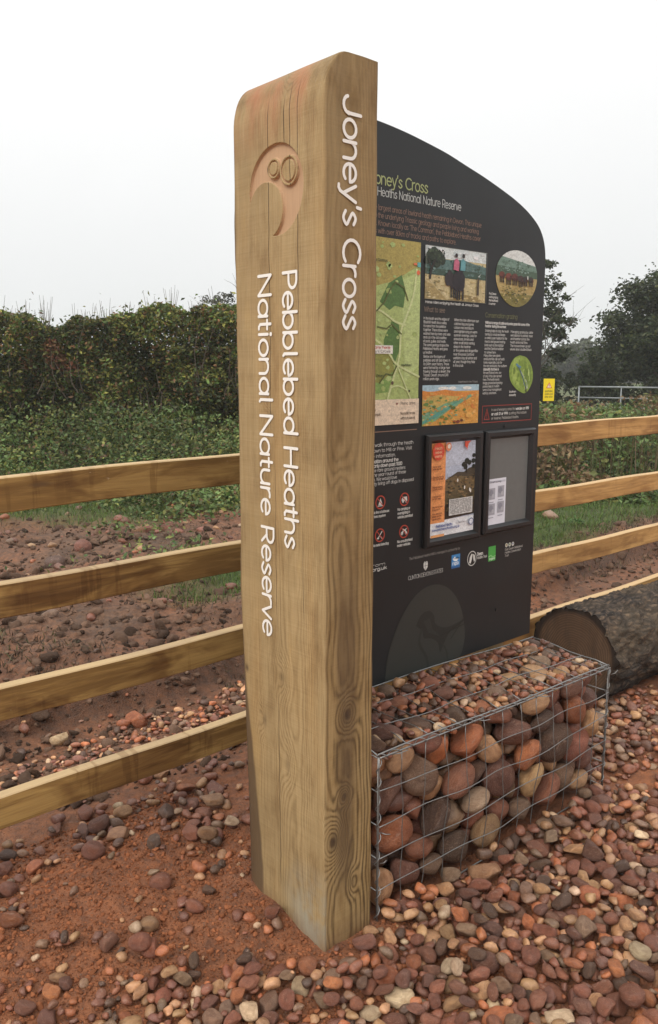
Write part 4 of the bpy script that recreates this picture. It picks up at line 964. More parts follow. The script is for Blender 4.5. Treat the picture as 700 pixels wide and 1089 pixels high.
para(a, ['Managing grazing by cattle', 'we balance to ponies, trees', 'and heather across the', 'heath and small fires.', 'The hooves break up soil', 'where silver studded blues', 'and rare plants thrive.'][:6], 2.627, 1.780, .0130, .0125, .142)
para(a, ['Many other rare plants', 'and butterflies call our heath', 'home, especially. Look for', 'the rare and lovely, the southern', 'damselfly that lives in', 'the wet flushes here, one', 'of only. It has also spread', 'here. The heath needs', 'boggy ground and grazing', 'ponies keep it. In which', 'some of our management', 'work by volunteers.'], 2.470, 1.690, .0125, .0125, .140, W_, (4,))
a.build('text_block', label='white text columns under Conservation grazing')
# damselfly
a = Art(photo=True); DV = S(*[(2.690, 1.697), (2.655, 1.685), (2.628, 1.650), (2.632, 1.61), (2.655, 1.582), (2.695, 1.560), (2.735, 1.552), (2.765, 1.575), (2.781, 1.610), (2.770, 1.655), (2.735, 1.688), (2.690, 1.697)])[:-1]
a.poly(DV, (126, 150, 66))
a.poly([(2.655, 1.684), (2.690, 1.690), (2.675, 1.60), (2.66, 1.585), (2.640, 1.62)], (150, 172, 84)); a.poly([(2.72, 1.68), (2.765, 1.65), (2.77, 1.6), (2.73, 1.57), (2.715, 1.62)], (108, 134, 58)); a.poly([(2.735, 1.66), (2.755, 1.64), (2.76, 1.60), (2.745, 1.60)], (170, 190, 112))
a.poly([(2.70, 1.64), (2.74, 1.60), (2.75, 1.57), (2.73, 1.565), (2.715, 1.60)], (166, 178, 150))
a.specks(70, (2.63, 2.775, 1.57, 1.69), [(138, 162, 74), (116, 140, 58), (158, 180, 92), (104, 128, 54)], .008, 1.6, lambda x_, z_: ((x_-2.705)/.066)**2+((z_-1.625)/.062)**2 < 1)
a.line([(2.668, 1.664), (2.69, 1.645), (2.715, 1.61), (2.735, 1.572)], .0028, (70, 100, 108)); a.line([(2.672, 1.66), (2.697, 1.652)], .0035, (92, 134, 150)); a.disc(2.675, 1.66, .006, (88, 130, 150), n=9); a.line([(2.735, 1.575), (2.738, 1.556)], .003, (50, 60, 40))
a.text('Southern', 2.629, 1.556, .010, W_, .07, width=.043); a.text('damselfly', 2.629, 1.543, .010, W_, .07, width=.043)
a.build('photograph', label='egg shaped printed photograph of a blue damselfly')
# warning notice
RED = (150, 62, 54)
a = Art(); a.line([(2.472, 1.447), (2.780, 1.447), (2.780, 1.509), (2.472, 1.509), (2.472, 1.447)], .0013, RED)
a.line([(2.484, 1.459), (2.514, 1.459), (2.499, 1.498), (2.484, 1.459)], .0016, RED); a.line([(2.499, 1.484), (2.499, 1.471)], .0018, RED); a.disc(2.499, 1.465, .002, RED, n=8)
a.text('In case of emergency contact the', 2.526, 1.489, .0135, (170, 168, 160), .05, width=.145); a.text('warden on 999', 2.676, 1.489, .0135, W_, .08, width=.085)
a.text('or call 01 or 999', 2.526, 1.473, .0135, W_, .08, width=.10); a.text('quoting this nature', 2.632, 1.473, .0135, (170, 168, 160), .05, width=.115)
a.text('or reserve, Pebblebed Heaths', 2.526, 1.457, .0135, (170, 168, 160), .05, width=.17)
a.build('warning_notice')
# left lower text
a = Art()
para(a, ['Please follow the Cycle Devon Way or walk through the heath', 'and discover the cliffs of the nearest town to Mill or Pine. Visit', 'www.pebblebedheaths.org.uk for more information.'], 1.605, 1.392, .0185, .0158, .495, W_, ())
para(a, ['For more detailed wildlife, grazing and information around the', 'heath and for your own safety, park or drive only down past 1000', 'yards. The heath is grazed and we request the rare ground nesters', 'by keeping dogs under close control and at the year round of these', 'areas and never allowing into breeding heath. We would love', 'you to take the litter home, our car park county living off dogs in disposed', 'of fires and bags are not an issue.'], 1.605, 1.338, .0150, .0152, .50, W_, (0, 1))
a.build('text_block', label='white paragraphs left of the notice frames')
# prohibition symbols
def symbol(cx_, cz_, draw, lines, x_):
    a = Art(); r_ = .0215
    V_ = [(cx_+r_*math.cos(q), cz_+r_*math.sin(q)) for q in [2*math.pi*i/28 for i in range(29)]]
    a.disc(cx_, cz_, r_, (30, 26, 26)); a.line(V_, .0020, (178, 70, 52)); draw(a, cx_, cz_); a.line([(cx_-.0145, cz_+.0145), (cx_+.0145, cz_-.0145)], .0016, (178, 70, 52))
    for i, l in enumerate(lines): a.text(l, cx_-.034 if x_ else cx_-.03, cz_-.0365-i*.0138, .0125, W_, .07, width=.076*text_width(l)/max(text_width(q) for q in lines))
    a.build('prohibition_symbol', label='round red prohibition symbol about '+x_)
def d_fire(a, x_, z_): a.poly([(x_-.010, z_-.009), (x_-.004, z_+.004), (x_, z_+.014), (x_+.005, z_+.003), (x_+.010, z_-.009)], W_); a.line([(x_-.012, z_-.012), (x_+.012, z_-.012)], .0015, W_)
def d_van(a, x_, z_): a.poly([(x_-.014, z_-.006), (x_-.014, z_+.003), (x_-.006, z_+.009), (x_+.012, z_+.009), (x_+.014, z_-.006)], W_); a.disc(x_-.007, z_-.008, .004, W_, n=10); a.disc(x_+.008, z_-.008, .004, W_, n=10); a.rect(x_-.008, x_-.002, z_+.001, z_+.006, (30, 26, 26))
def d_metal(a, x_, z_): a.line([(x_+.010, z_+.012), (x_-.008, z_-.009)], .0018, W_); a.disc(x_-.009, z_-.010, .005, W_, .003, n=10); a.line([(x_+.003, z_-.004), (x_+.010, z_-.012)], .0018, W_)
def d_bike(a, x_, z_): a.disc(x_-.010, z_-.006, .006, W_, n=12); a.disc(x_+.010, z_-.006, .006, W_, n=12); a.disc(x_-.010, z_-.006, .0035, (30, 26, 26), n=10); a.disc(x_+.010, z_-.006, .0035, (30, 26, 26), n=10); a.line([(x_-.010, z_-.005), (x_-.003, z_+.005), (x_+.006, z_+.004), (x_+.010, z_-.005)], .0028, W_); a.line([(x_-.006, z_+.010), (x_-.001, z_+.004), (x_+.012, z_+.009)], .0015, W_)
symbol(1.943, 1.2035, d_fire, ['No fires or barbecues', 'stoves anywhere'], 'open fires'); symbol(2.060, 1.2015, d_van, ['No camping or', 'overnighting in', 'vehicles permitted'], 'overnight camping')
symbol(1.942, 1.0905, d_metal, ['No metal detecting'], 'metal detecting'); symbol(2.060, 1.0880, d_bike, ['No unauthorised', 'motor vehicles'], 'motor vehicles')
a = Art(); a.text('Find out more from', 1.66, .984, .0135, W_, .045, width=.31); a.text('pebblebedheaths.org.uk', 1.70, .969, .0150, W_, .075, width=.277); a.build('text_block', label='two short lines with the web address at the lower left')
# partner logos
a = Art(); a.text('The Pebblebed Heaths NNR is managed in partnership by', 2.089, .981, .0125, (140, 138, 132), .05, width=.276); a.build('text_block', label='thin grey line above the row of logos')
a = Art(); a.poly([(2.165, .958), (2.187, .958), (2.187, .942), (2.176, .929), (2.165, .942)], W_); a.line([(2.176, .957), (2.176, .933)], .0008, (40, 40, 40)); a.line([(2.166, .947), (2.186, .947)], .0008, (40, 40, 40)); a.poly([(2.166, .959), (2.170, .964), (2.176, .960), (2.182, .964), (2.186, .959)], W_)
a.text('CLINTON DEVON ESTATES', 2.085, .909, .0200, W_, .035, width=.186); a.build('logo', label='white shield logo above the words Clinton Devon Estates')
a = Art(); a.rect(2.318, 2.367, .912, .964, (66, 132, 186)); a.poly([(2.324, .948), (2.338, .957), (2.341, .950), (2.357, .946), (2.361, .952), (2.352, .940), (2.345, .937), (2.332, .940)], (232, 236, 238)); a.text('rspb', 2.324, .925, .018, (232, 236, 238), .06, width=.036); a.rect(2.318, 2.367, .912, .920, (44, 96, 150)); a.build('logo', label='blue square logo with a white bird')
a = Art(); a.disc(2.437, .934, .027, W_, .029); a.disc(2.437, .934, .024, (32, 33, 32), .026); a.poly([(2.421, .918), (2.424, .940), (2.434, .953), (2.441, .950), (2.436, .930), (2.430, .915)], W_); a.poly([(2.443, .951), (2.453, .945), (2.456, .925), (2.450, .918), (2.445, .932)], W_); a.text('Devon', 2.468, .940, .017, W_, .09, width=.034); a.text('Wildlife Trust', 2.468, .926, .0145, W_, .05, width=.06); a.build('logo', label='white round badger logo with the words Devon Wildlife Trust')
a = Art(); a.rect(2.537, 2.582, .905, .964, (74, 160, 74)); a.poly([(2.537, .926), (2.552, .930), (2.567, .922), (2.582, .926), (2.582, .922), (2.567, .918), (2.552, .926), (2.537, .922)], (140, 200, 130)); a.text('England', 2.542, .911, .011, (220, 236, 216), .06, width=.036); a.build('logo', label='green rectangular logo')
a = Art()
for i in range(3):
    cx_ = 2.651+i*.0205; a.disc(cx_, .955, .0085, (196, 196, 186), .0085, n=14); a.disc(cx_, .956, .004, [(160, 140, 60), (90, 140, 90), (80, 120, 160)][i], n=8)
for i, l in enumerate(['East Devon Pebblebed', 'Heaths Conservation', 'Trust']): a.text(l, 2.641, .934-i*.0125, .0125, (176, 174, 168), .05, width=.115*text_width(l)/text_width('East Devon Pebblebed'))
a.build('logo', label='three small round emblems over three lines of text')
# ghosted bird roundel
def dim(c, rough=.42): return c
a = Art(.0011); BO = S(*[(1.975, .556), (1.985, .640), (2.015, .715), (2.06, .785), (2.12, .842), (2.19, .868), (2.265, .860), (2.325, .825), (2.37, .770), (2.398, .70), (2.408, .630), (2.395, .575), (2.38, .556)])
a.poly(BO, (51, 54, 51))
bird = S(*[(2.13, .73), (2.155, .765), (2.195, .775), (2.225, .755), (2.235, .72), (2.265, .70), (2.31, .690), (2.395, .700), (2.36, .682), (2.325, .672), (2.30, .648), (2.28, .618), (2.265, .60), (2.252, .64), (2.215, .665), (2.175, .675), (2.165, .705), (2.145, .72)])
a.poly(bird, (38, 41, 39)); a.poly([(2.17, .74), (2.205, .745), (2.22, .70), (2.27, .66), (2.2, .69)], (46, 49, 46))
a.line(S(*[(2.16, .71), (2.15, .66), (2.19, .60), (2.2, .556)]), .006, (43, 46, 43)); a.line(S(*[(2.27, .64), (2.30, .60), (2.31, .556)]), .004, (43, 46, 43))
for q in (-.02, .02, .045): a.line([(2.28+q, .685-abs(q)), (2.40, .69+q*.4)], .002, (34, 37, 35))
a.build('bird_roundel', label='faint grey oval with a ghosted bird near the foot')
# screw heads
M_FR = None
t = NT('anodised_frame'); oc = t.obj(); n1 = t.noise(oc, 90, 3); M_FR = t.fin(t.mix(n1, (.030, .031, .032, 1), (.042, .043, .045, 1)), .36, .55, .5)
mb = MB()
for (sa, sz_) in ((2.613, 1.428), (2.60, .70)): mb.tube([(sa+OX, .0, sz_), (sa+OX, -.004, sz_)], .006, 12)
mb.build('screw', M_FR, panel)
# notice frames
def notice_frame(x0, x1, z0, z1, lab):
    mb = MB(); d0, d1, wf = .0, .020, .031
    prof = [(0, 0), (0, .012), (.006, .020), (.020, .020), (.028, .010), (.031, .006), (.031, 0)]
    C = [((x0, z0), (1, 1)), ((x1, z0), (-1, 1)), ((x1, z1), (-1, -1)), ((x0, z1), (1, -1))]
    k = len(prof); Vv = []
    for (cx_, cz_), (sx_, sz_) in C:
        for (i_, h_) in prof: Vv.append((cx_+sx_*i_+OX, -h_, cz_+sz_*i_))
    Ff = []
    for c_ in range(4):
        n_ = (c_+1) % 4
        for j in range(k-1): Ff.append((c_*k+j, c_*k+j+1, n_*k+j+1, n_*k+j))
    mb.add(Vv, Ff); fr = mb.build('notice_frame', M_FR, panel); fr['label'] = lab
    b = MB(); b.add([(x0+.03+OX, -.0035, z0+.03), (x1-.03+OX, -.0035, z0+.03), (x1-.03+OX, -.0035, z1-.03), (x0+.03+OX, -.0035, z1-.03)], [(0, 1, 2, 3)])
    b.build('backing', flat((104, 106, 104), .35), fr); return fr
f1 = notice_frame(2.155, 2.465, 1.015, 1.418, 'left notice frame holding an orange poster')
f2 = notice_frame(2.484, 2.797, 1.020, 1.415, 'right notice frame, mostly empty grey backing')
a = Art(.0046, True); x0, x1, z0, z1 = 2.187, 2.434, 1.047, 1.386
a.rect(x0, x1, z0, z1, (228, 228, 232)); a.rect(x0, 2.268, 1.097, z1, (226, 150, 92)); a.rect(2.268, x1, 1.105, z1, (176, 184, 200)); a.rect(2.268, x1, 1.30, z1, (188, 194, 208))
gp = [(2.268, 1.25), (2.30, 1.262), (2.335, 1.275), (2.37, 1.272), (2.40, 1.285), (x1, 1.29), (x1, 1.12), (2.268, 1.105)]
a.poly(gp, (74, 66, 54)); a.poly([(2.268, 1.25), (2.32, 1.262), (2.38, 1.255), (x1, 1.25), (x1, 1.21), (2.268, 1.21)], (112, 94, 66)); a.poly([(2.268, 1.2), (2.36, 1.215), (x1, 1.2), (x1, 1.15), (2.268, 1.15)], (92, 80, 56)); a.poly([(2.268, 1.16), (2.35, 1.17), (x1, 1.165), (x1, 1.11), (2.268, 1.105)], (60, 50, 42))
a.specks(150, (2.270, 2.432, 1.112, 1.262), [(84, 72, 52), (120, 98, 66), (66, 56, 44), (140, 116, 80), (100, 92, 60), (54, 50, 40)], .007, .55)
for (cx_, cz_, r_) in [(2.368, 1.30, .012), (2.385, 1.312, .014), (2.40, 1.305, .012), (2.378, 1.29, .012), (2.43, 1.33, .010), (2.43, 1.31, .012), (2.428, 1.29, .01)]: a.disc(min(cx_, x1-r_), cz_, r_, (40, 44, 38), r_*.8, n=9)
a.line([(2.383, 1.30), (2.383, 1.27)], .003, (36, 34, 30))
for i in range(30): a.disc(2.275+.15*random.random(), 1.13+.12*random.random(), .008, random.choice([(126, 100, 62), (92, 78, 54), (66, 62, 44), (140, 112, 76)]), .004, n=7)
for (cx_, cz_) in ((2.33, 1.245), (2.37, 1.215), (2.40, 1.205), (2.405, 1.20)): a.disc(cx_, cz_, .004, (222, 218, 208), .007, n=7)
a.disc(2.222, 1.357, .031, (206, 74, 50)); 
for i, l in enumerate(['Heath', 'week', 'events']): a.text(l, 2.203, 1.364-i*.014, .013, (236, 176, 140), .07, width=.038)
V_ = [(2.275+.017*math.cos(q), 1.372+.013*math.sin(q)) for q in [2*math.pi*i/20 for i in range(21)]]
a.disc(2.275, 1.371, .0155, (214, 132, 96)); a.disc(2.278, 1.372, .008, (238, 216, 200)); a.disc(2.375, 1.374, .010, (206, 74, 50), .011); a.poly([(2.362, 1.386), (2.40, 1.386), (2.385, 1.376), (2.377, 1.352), (2.37, 1.376)], (206, 84, 60))
tx_ = ['Family heath', 'walks and talks', 'Saturday morning', 'from the car park', 'Nightjar evening', 'booking needed', 'Dogs welcome', 'on short leads', 'Wear stout shoes', 'bring a torch', 'More dates and', 'details from the', 'wardens office']
zz = [1.305, 1.297, 1.268, 1.26, 1.232, 1.224, 1.198, 1.19, 1.16, 1.151, 1.135, 1.126, 1.116]
for l, z_ in zip(tx_, zz): a.text(l, 2.193, z_-.005, .0095, (120, 68, 44), .06, width=.058*text_width(l)/text_width('Saturday morning'))
a.rect(2.284, 2.417, 1.118, 1.178, (206, 204, 200))
for i in range(9): a.text('heathland events all year round for all the family here'[i*3:i*3+26], 2.289, 1.171-i*.006, .0062, (96, 92, 90), .07, width=.122)
a.text('Pebblebed Heaths', 2.215, 1.082, .0135, (50, 76, 140), .07, width=.09); a.text('www.pebblebedheaths.org.uk', 2.195, 1.070, .012, (60, 86, 150), .06, width=.15); a.disc(2.412, 1.083, .014, (110, 120, 150)); a.disc(2.412, 1.083, .010, (214, 216, 224)); a.text('Clinton Devon', 2.335, 1.085, .008, (120, 120, 130), .06, width=.045); a.rect(x0, 2.26, z0, 1.056, (230, 160, 104))
a.build('poster', f1, 'orange and white poster with a heathland photograph')
a = Art(.0046); a.rect(2.516, 2.628, 1.050, 1.230, (218, 218, 226)); a.rect(2.520, 2.624, 1.214, 1.222, (190, 190, 200)); a.text('Smart survey', 2.528, 1.2145, .010, (90, 90, 100), .06, width=.07)
for (cx_, cz_) in ((2.541, 1.172), (2.597, 1.178), (2.541, 1.112), (2.597, 1.117)):
    a.rect(cx_-.020, cx_+.020, cz_-.022, cz_+.022, (160, 160, 168)); a.disc(cx_-.004, cz_+.004, .013, (136, 136, 146), n=9); a.disc(cx_+.008, cz_-.008, .008, (176, 176, 182), n=8); a.rect(cx_-.018, cx_+.012, cz_-.034, cz_-.031, (150, 150, 160))
a.build('notice_paper', f2, 'small white sheet with four grey squares')

# ------------------------------------------------------------------ gabion basket
gab = empty('gabion_basket', (GA0, GB0, 0), 'galvanised wire mesh basket filled with cobbles below the board', 'gabion')
t = NT('galvanised_wire'); oc = t.obj(); n1 = t.noise(oc, 120, 3); M_WIRE = t.fin(t.mix(n1, (.17, .17, .165, 1), (.33, .33, .32, 1)), .42, .75, .5)
LG, DG = GA1-GA0, GB1-GB0
def wob(i, t_): return .004*math.sin(i*2.7+t_*9)+.003*math.sin(i*5.1+t_*23)
def front_pt(t_, v_, i=0):     # t_ along 0..1, v_ up 0..1
    return (t_*LG, -.004-float(bulge(t_, v_)), v_*gtop(GA0+t_*LG))
mb = MB()
ncol, nrow = 13, 5
for i in range(ncol+1):
    t_ = i/ncol; mb.tube([(lambda p: (p[0]+wob(i, k/12)*(0 < i < ncol), p[1], p[2]))(front_pt(t_, k/12)) for k in range(13)], .0016 if 0 < i < ncol else .0028, 6)
for j in range(nrow+1):
    v_ = j/nrow; mb.tube([(lambda p: (p[0], p[1]-.0036, p[2]+wob(j+20, k/26)*(0 < j < nrow)))(front_pt(k/26, v_)) for k in range(27)], .0016 if 0 < j < nrow else .0028, 6)
mb.build('front_mesh', M_WIRE, gab, True)
mb = MB()
def top_z(a_, b_): return gtop(GA0+a_)+.012*math.sin(math.pi*min(1, max(0, b_/DG))**.6)+.004*math.sin(a_*7+b_*9)+.030*float(sstep(.12, DG-.03, np.array(b_)))
for i in range(ncol+1):
    t_ = i/ncol*LG; mb.tube([(t_+.03*math.sin(k/6*1.5+i)*(0 < i < ncol), DG*k/6, top_z(t_, DG*k/6)+.004) for k in range(7)], .0016 if 0 < i < ncol else .0028, 6)
for j in range(4):
    b_ = DG*j/3; mb.tube([(LG*k/26, b_+wob(j, k/26)*2*(0 < j < 3), top_z(LG*k/26, b_)+.008) for k in range(27)], .0016 if 0 < j < 3 else .0028, 6)
mb.build('lid_mesh', M_WIRE, gab, True)
for nm, xx in (('end_mesh', LG), ('end_mesh', 0)):
    mb = MB()
    for j in range(4): mb.tube([(xx, DG*j/3, -.01), (xx, DG*j/3, gtop(GA0+xx))], .0021, 6)
    for j in range(6): mb.tube([(xx+(.004 if xx else -.004), 0, gtop(GA0+xx)*j/5), (xx+(.004 if xx else -.004), DG, gtop(GA0+xx)*j/5)], .0019, 6)
    mb.build(nm, M_WIRE, gab, True)
mb = MB()
for i in range(ncol+1): mb.tube([(i/ncol*LG, DG, -.01), (i/ncol*LG, DG, gtop(GA0+i/ncol*LG))], .0019, 6)
for j in range(6): mb.tube([(0, DG+.004, .5*j/5), (LG, DG+.004, .49*j/5)], .0019, 6)
mb.build('back_mesh', M_WIRE, gab, True)
def helix(p0, p1, r, turns, n=14, ph=0):
    p0, p1 = Vector(p0), Vector(p1); t_ = (p1-p0).normalized(); u_ = t_.orthogonal().normalized(); w_ = t_.cross(u_)
    return [p0.lerp(p1, k/(turns*n))+(u_*math.cos(2*math.pi*k/n+ph)+w_*math.sin(2*math.pi*k/n+ph))*r*(1+.25*math.sin(k*.37)) for k in range(turns*n+1)]
for (p0, p1, tn) in (((0, -.004, gtop(GA0)+.002), (LG, -.004, gtop(GA1)+.002), 22), ((LG, -.002, gtop(GA1)+.002), (LG, DG, gtop(GA1)+.002), 8), ((0, -.002, 0.0), (0, -.002, gtop(GA0)), 9), ((LG, 0, 0), (LG, 0, gtop(GA1)), 9)):
    mb = MB(); mb.tube(helix(p0, p1, .0075, tn, 12), .0016, 5); mb.build('binding_wire', M_WIRE, gab, True)
# loose twisted wire ends
mb = MB()
for (px, pz, ln) in ((.0, .30, .03), (.04, gtop(GA0), .05), (.0, .2, .02), (LG*.35, gtop(GA0)-.01, .04), (LG*.62, gtop(2.3), .04), (LG, .47, .03)):
    d_ = Vector((random.uniform(.3, 1), -.5, random.uniform(-.2, .5))).normalized()*ln
    mb.tube([(px, -.012, pz), Vector((px, -.016, pz))+d_*.5, Vector((px, -.014, pz+.004))+d_], .0016, 5)
mb.build('wire_end', M_WIRE, gab, True)
# the fill that is only glimpsed between the cobbles
fill = mass('rubble_fill', rub, LO, M_ST); tag(fill, None, None, kind='stuff')
fill.parent = gab; fill.location = (-GA0, -GB0, 0)
bm = bmesh.new(); bmesh.ops.create_grid(bm, x_segments=2, y_segments=2, size=1); bm.free()
mb = MB(); mb.box(.03, LG-.10, .13, DG-.02, .0, .47, 0, .02); core = mb.build('hidden_core', soil_mat, gab)  # unseen box added behind the cobbles to keep the gaps dark

# ------------------------------------------------------------------ post and rail fence
FY = 2.49
fence = empty('wooden_fence', (2.95, FY, 0), 'new four rail timber fence running behind the sign', 'fence')
def rail_mat(name, c0, c1, dark, stain, seed):
    t = NT(name); oc = t.obj(); v_ = t.scale(oc, (1, 1, 1), (seed, seed*.3, 0))
    s3 = t.n('ShaderNodeSeparateXYZ'); t.t.links.new(oc, s3.inputs[0]); z = s3.outputs[2]
    g = t.noise(t.scale(v_, (2.2, 60, 60)), 1, 4, .6, .4); f_ = t.noise(t.scale(v_, (9, 300, 300)), 1, 3, .6); b_ = t.noise(t.scale(v_, (2.2, 6, 6)), 1, 4, .6, .5); d_ = t.noise(t.scale(v_, (26, 3, 3.0)), 1, 3, .6)
    pale = t.noise(t.scale(v_, (28, 60, 60)), 1, 4, .6)
    col = t.mix(t.mr(g, .3, .7), c0+(1,), c1+(1,)); col = t.mix(t.mr(f_, .4, .75, 0, .35), col, dark+(1,))
    col = t.mix(t.mr(b_, .48, .60, 0, stain), col, t.mix(1, col, (.52, .44, .40, 1), 'MULTIPLY'))
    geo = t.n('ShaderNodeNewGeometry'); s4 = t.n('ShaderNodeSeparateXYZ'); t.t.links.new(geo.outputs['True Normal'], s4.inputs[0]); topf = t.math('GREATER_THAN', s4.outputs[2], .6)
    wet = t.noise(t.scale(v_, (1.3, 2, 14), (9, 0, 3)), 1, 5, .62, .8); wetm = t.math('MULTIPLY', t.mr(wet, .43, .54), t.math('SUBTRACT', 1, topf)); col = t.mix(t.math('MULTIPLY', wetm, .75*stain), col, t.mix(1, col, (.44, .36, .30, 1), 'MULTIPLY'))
    col = t.mix(t.math('MULTIPLY', topf, .6), col, (.62, .46, .27, 1))  # skylight on upward faces painted in as a paler tone
    drip = t.math('MULTIPLY', t.mr(d_, .58, .64), t.mr(t.noise(v_, 3, 2), .45, .6)); col = t.mix(t.math('MULTIPLY', drip, .5*stain), col, t.mix(1, col, (.5, .42, .34, 1), 'MULTIPLY'))
    col = t.mix(t.mr(pale, .70, .76, 0, .4), col, (.60, .50, .33, 1))
    kv = t.voro(t.scale(v_, (2.1, 0.01, 9)), 1); kd = t.mr(kv.outputs['Distance'], .03, .10, 1, 0); col = t.mix(t.math('MULTIPLY', kd, .75), col, (.10, .055, .025, 1))
    t.bump(t.math('ADD', t.math('MULTIPLY', f_, .6), g), .25, .003)
    return t.fin(col, .72, 0, .3)
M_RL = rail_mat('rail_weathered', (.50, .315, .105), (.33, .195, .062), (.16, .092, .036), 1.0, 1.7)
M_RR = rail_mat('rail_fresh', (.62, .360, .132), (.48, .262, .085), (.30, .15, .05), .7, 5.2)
def rail(a0, a1, z0, z1, zc, mat, sag, lab):
    mb = MB(); N = 26; b = .0035; hh = .054
    Vv = []; prof = [(0, -hh+b), (0, hh-b), (b, hh), (.045-b, hh), (.045, hh-b), (.045, -hh+b), (.045-b, -hh), (b, -hh)]
    for i in range(N+1):
        t_ = i/N; x_ = a0+(a1-a0)*t_; zz_ = z0+(z1-z0)*t_-sag*math.sin(math.pi*t_)+.0025*math.sin(x_*6+zc*5)
        for (yy, zz2) in prof: Vv.append((x_-2.95, yy+.003*math.sin(x_*3+zc), zz_+zz2-hh))
    k = len(prof); Ff = [(i*k+j, (i+1)*k+j, (i+1)*k+(j+1) % k, i*k+(j+1) % k) for i in range(N) for j in range(k)]+[tuple(range(k)), tuple(N*k+j for j in range(k-1, -1, -1))]
    mb.add(Vv, Ff); o = mb.build('rail', mat, fence); o['label'] = lab
for (zl_, zm, zr, nm) in ((1.318, 1.352, 1.366, 'top'), (.998, 1.010, 1.010, 'second'), (.668, .675, .672, 'third'), (.312, .325, .332, 'lowest')):
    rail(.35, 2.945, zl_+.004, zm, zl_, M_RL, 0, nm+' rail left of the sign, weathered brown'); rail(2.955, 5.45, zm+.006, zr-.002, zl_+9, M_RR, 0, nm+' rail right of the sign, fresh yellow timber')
t = NT('fence_post_wood'); oc = t.obj(); f_ = t.noise(t.scale(oc, (60, 60, 4)), 1, 4); M_FP = t.fin(t.mix(f_, (.36, .23, .10, 1), (.20, .12, .05, 1)), .8); t.bump(f_, .3, .004)
for px in (.55, 2.95, 5.35):
    mb = MB(); mb.box(px-2.95-.06, px-2.95+.06, .048, .128, -.4, 1.44, 0, .006); mb.build('fence_post', M_FP, fence)

# ------------------------------------------------------------------ fallen log
lg = empty('log', (3.56, 2.19, .225), 'thick dark log with rough bark lying behind the wire basket', 'log')
lg.rotation_euler = (0, R(1.6), 0)
RL, LL = .240, 3.2
N1, N2 = 150, 110
tt = np.linspace(0, LL, N1); ph = np.linspace(0, 2*np.pi, N2, endpoint=False)
T_, P_ = np.meshgrid(tt, ph, indexing='ij')
ridge = fbm(T_*7+3, np.abs(((P_*5.2) % (2*np.pi*5.2)))+5, 4); ridge2 = fbm(T_*26, P_*16+8, 3)
seam = .5-.5*np.cos(P_)   # soften the wrap
rad = RL*(1+.03*np.sin(P_*2+T_*1.3)+.02*np.sin(P_*3+1))+(ridge-.47)*.075*seam+(ridge2-.44)*.045
rad *= np.where(T_ < .03, .985+T_*.5, 1)
V1 = np.stack([T_, rad*np.cos(P_), rad*np.sin(P_)], -1).reshape(-1, 3)
i1 = np.arange(N1*N2).reshape(N1, N2); j1 = np.roll(i1, -1, 1)
F1 = np.stack([i1[:-1], i1[1:], j1[1:], j1[:-1]], -1).reshape(-1, 4)[:, ::-1]
t = NT('bark'); oc = t.obj(); n1 = t.noise(t.scale(oc, (9, 20, 20)), 1, 6, .7, .8); n2 = t.noise(oc, 45, 5, .65); n3 = t.noise(oc, 3, 4); vb_ = t.voro(t.scale(oc, (14, 34, 34)), 1, 'DISTANCE_TO_EDGE').outputs['Distance']; n1 = t.math('ADD', t.math('MULTIPLY', n1, .8), t.math('MULTIPLY', t.mr(vb_, 0, .28), .16))
col = t.ramp(n1, [(.36, (.014, .011, .009)), (.47, (.045, .034, .027)), (.58, (.105, .072, .048)), (.72, (.23, .155, .10))])
col = t.mix(t.mr(n3, .45, .7, 0, .5), col, t.mix(n2, (.07, .055, .035, 1), (.19, .13, .075, 1))); col = t.mix(t.mr(n2, .60, .75, 0, .6), col, (.26, .18, .12, 1))
t.bump(t.math('ADD', n1, t.math('MULTIPLY', n2, .5)), .9, .02)
M_BARK = t.fin(col, .85, 0, .3)
link('bark', mesh_np('bark', V1, F1, True), M_BARK, lg)
rings_ = np.linspace(1, .0, 16); Vc = []; 
edge_ = V1[:N2]
for k in rings_[:-1]: q = edge_.copy()*[1, k*.985, k*.985]; q[:, 0] = .003+.004*np.sin(q[:, 1]*60)*(k < .95)-.006*(1-k); Vc.append(q)
Vc.append(np.array([[0, 0, 0]])); Vc = np.concatenate(Vc); Fc = []
for k in range(14):
    for j in range(N2): Fc.append((k*N2+j, k*N2+(j+1) % N2, (k+1)*N2+(j+1) % N2, (k+1)*N2+j))
Fq = np.array(Fc); c_i = len(Vc)-1
mb = MB(); mb.add(Vc, [tuple(f[::-1]) for f in Fq]+[(14*N2+(j+1) % N2, 14*N2+j, c_i) for j in range(N2)])
t = NT('log_end'); oc = t.obj(); s3 = t.n('ShaderNodeSeparateXYZ'); t.t.links.new(oc, s3.inputs[0])
rr = t.math('SQRT', t.math('ADD', t.math('POWER', t.math('ABSOLUTE', s3.outputs[1]), 2), t.math('POWER', t.math('ABSOLUTE', s3.outputs[2]), 2))); nn_ = t.noise(oc, 9, 4)
rg = t.math('ADD', t.math('MULTIPLY', t.math('SINE', t.math('MULTIPLY', t.math('ADD', rr, t.math('MULTIPLY', nn_, .03)), 2*math.pi/.012)), .5), .5)
col = t.mix(t.math('MULTIPLY', rg, .6), t.mix(nn_, (.075, .042, .024, 1), (.155, .092, .052, 1)), (.035, .021, .013, 1)); col = t.mix(t.mr(rr, .200, .222), col, (.022, .015, .011, 1)); col = t.mix(t.mr(t.noise(t.scale(oc, (1, 30, 8)), 1, 4), .5, .7, 0, .5), col, (.05, .032, .02, 1))
t.bump(t.noise(t.scale(oc, (1, 60, 20)), 1, 4), .4, .005)
mb.build('cut_face', t.fin(col, .85, 0, .25), lg, True)

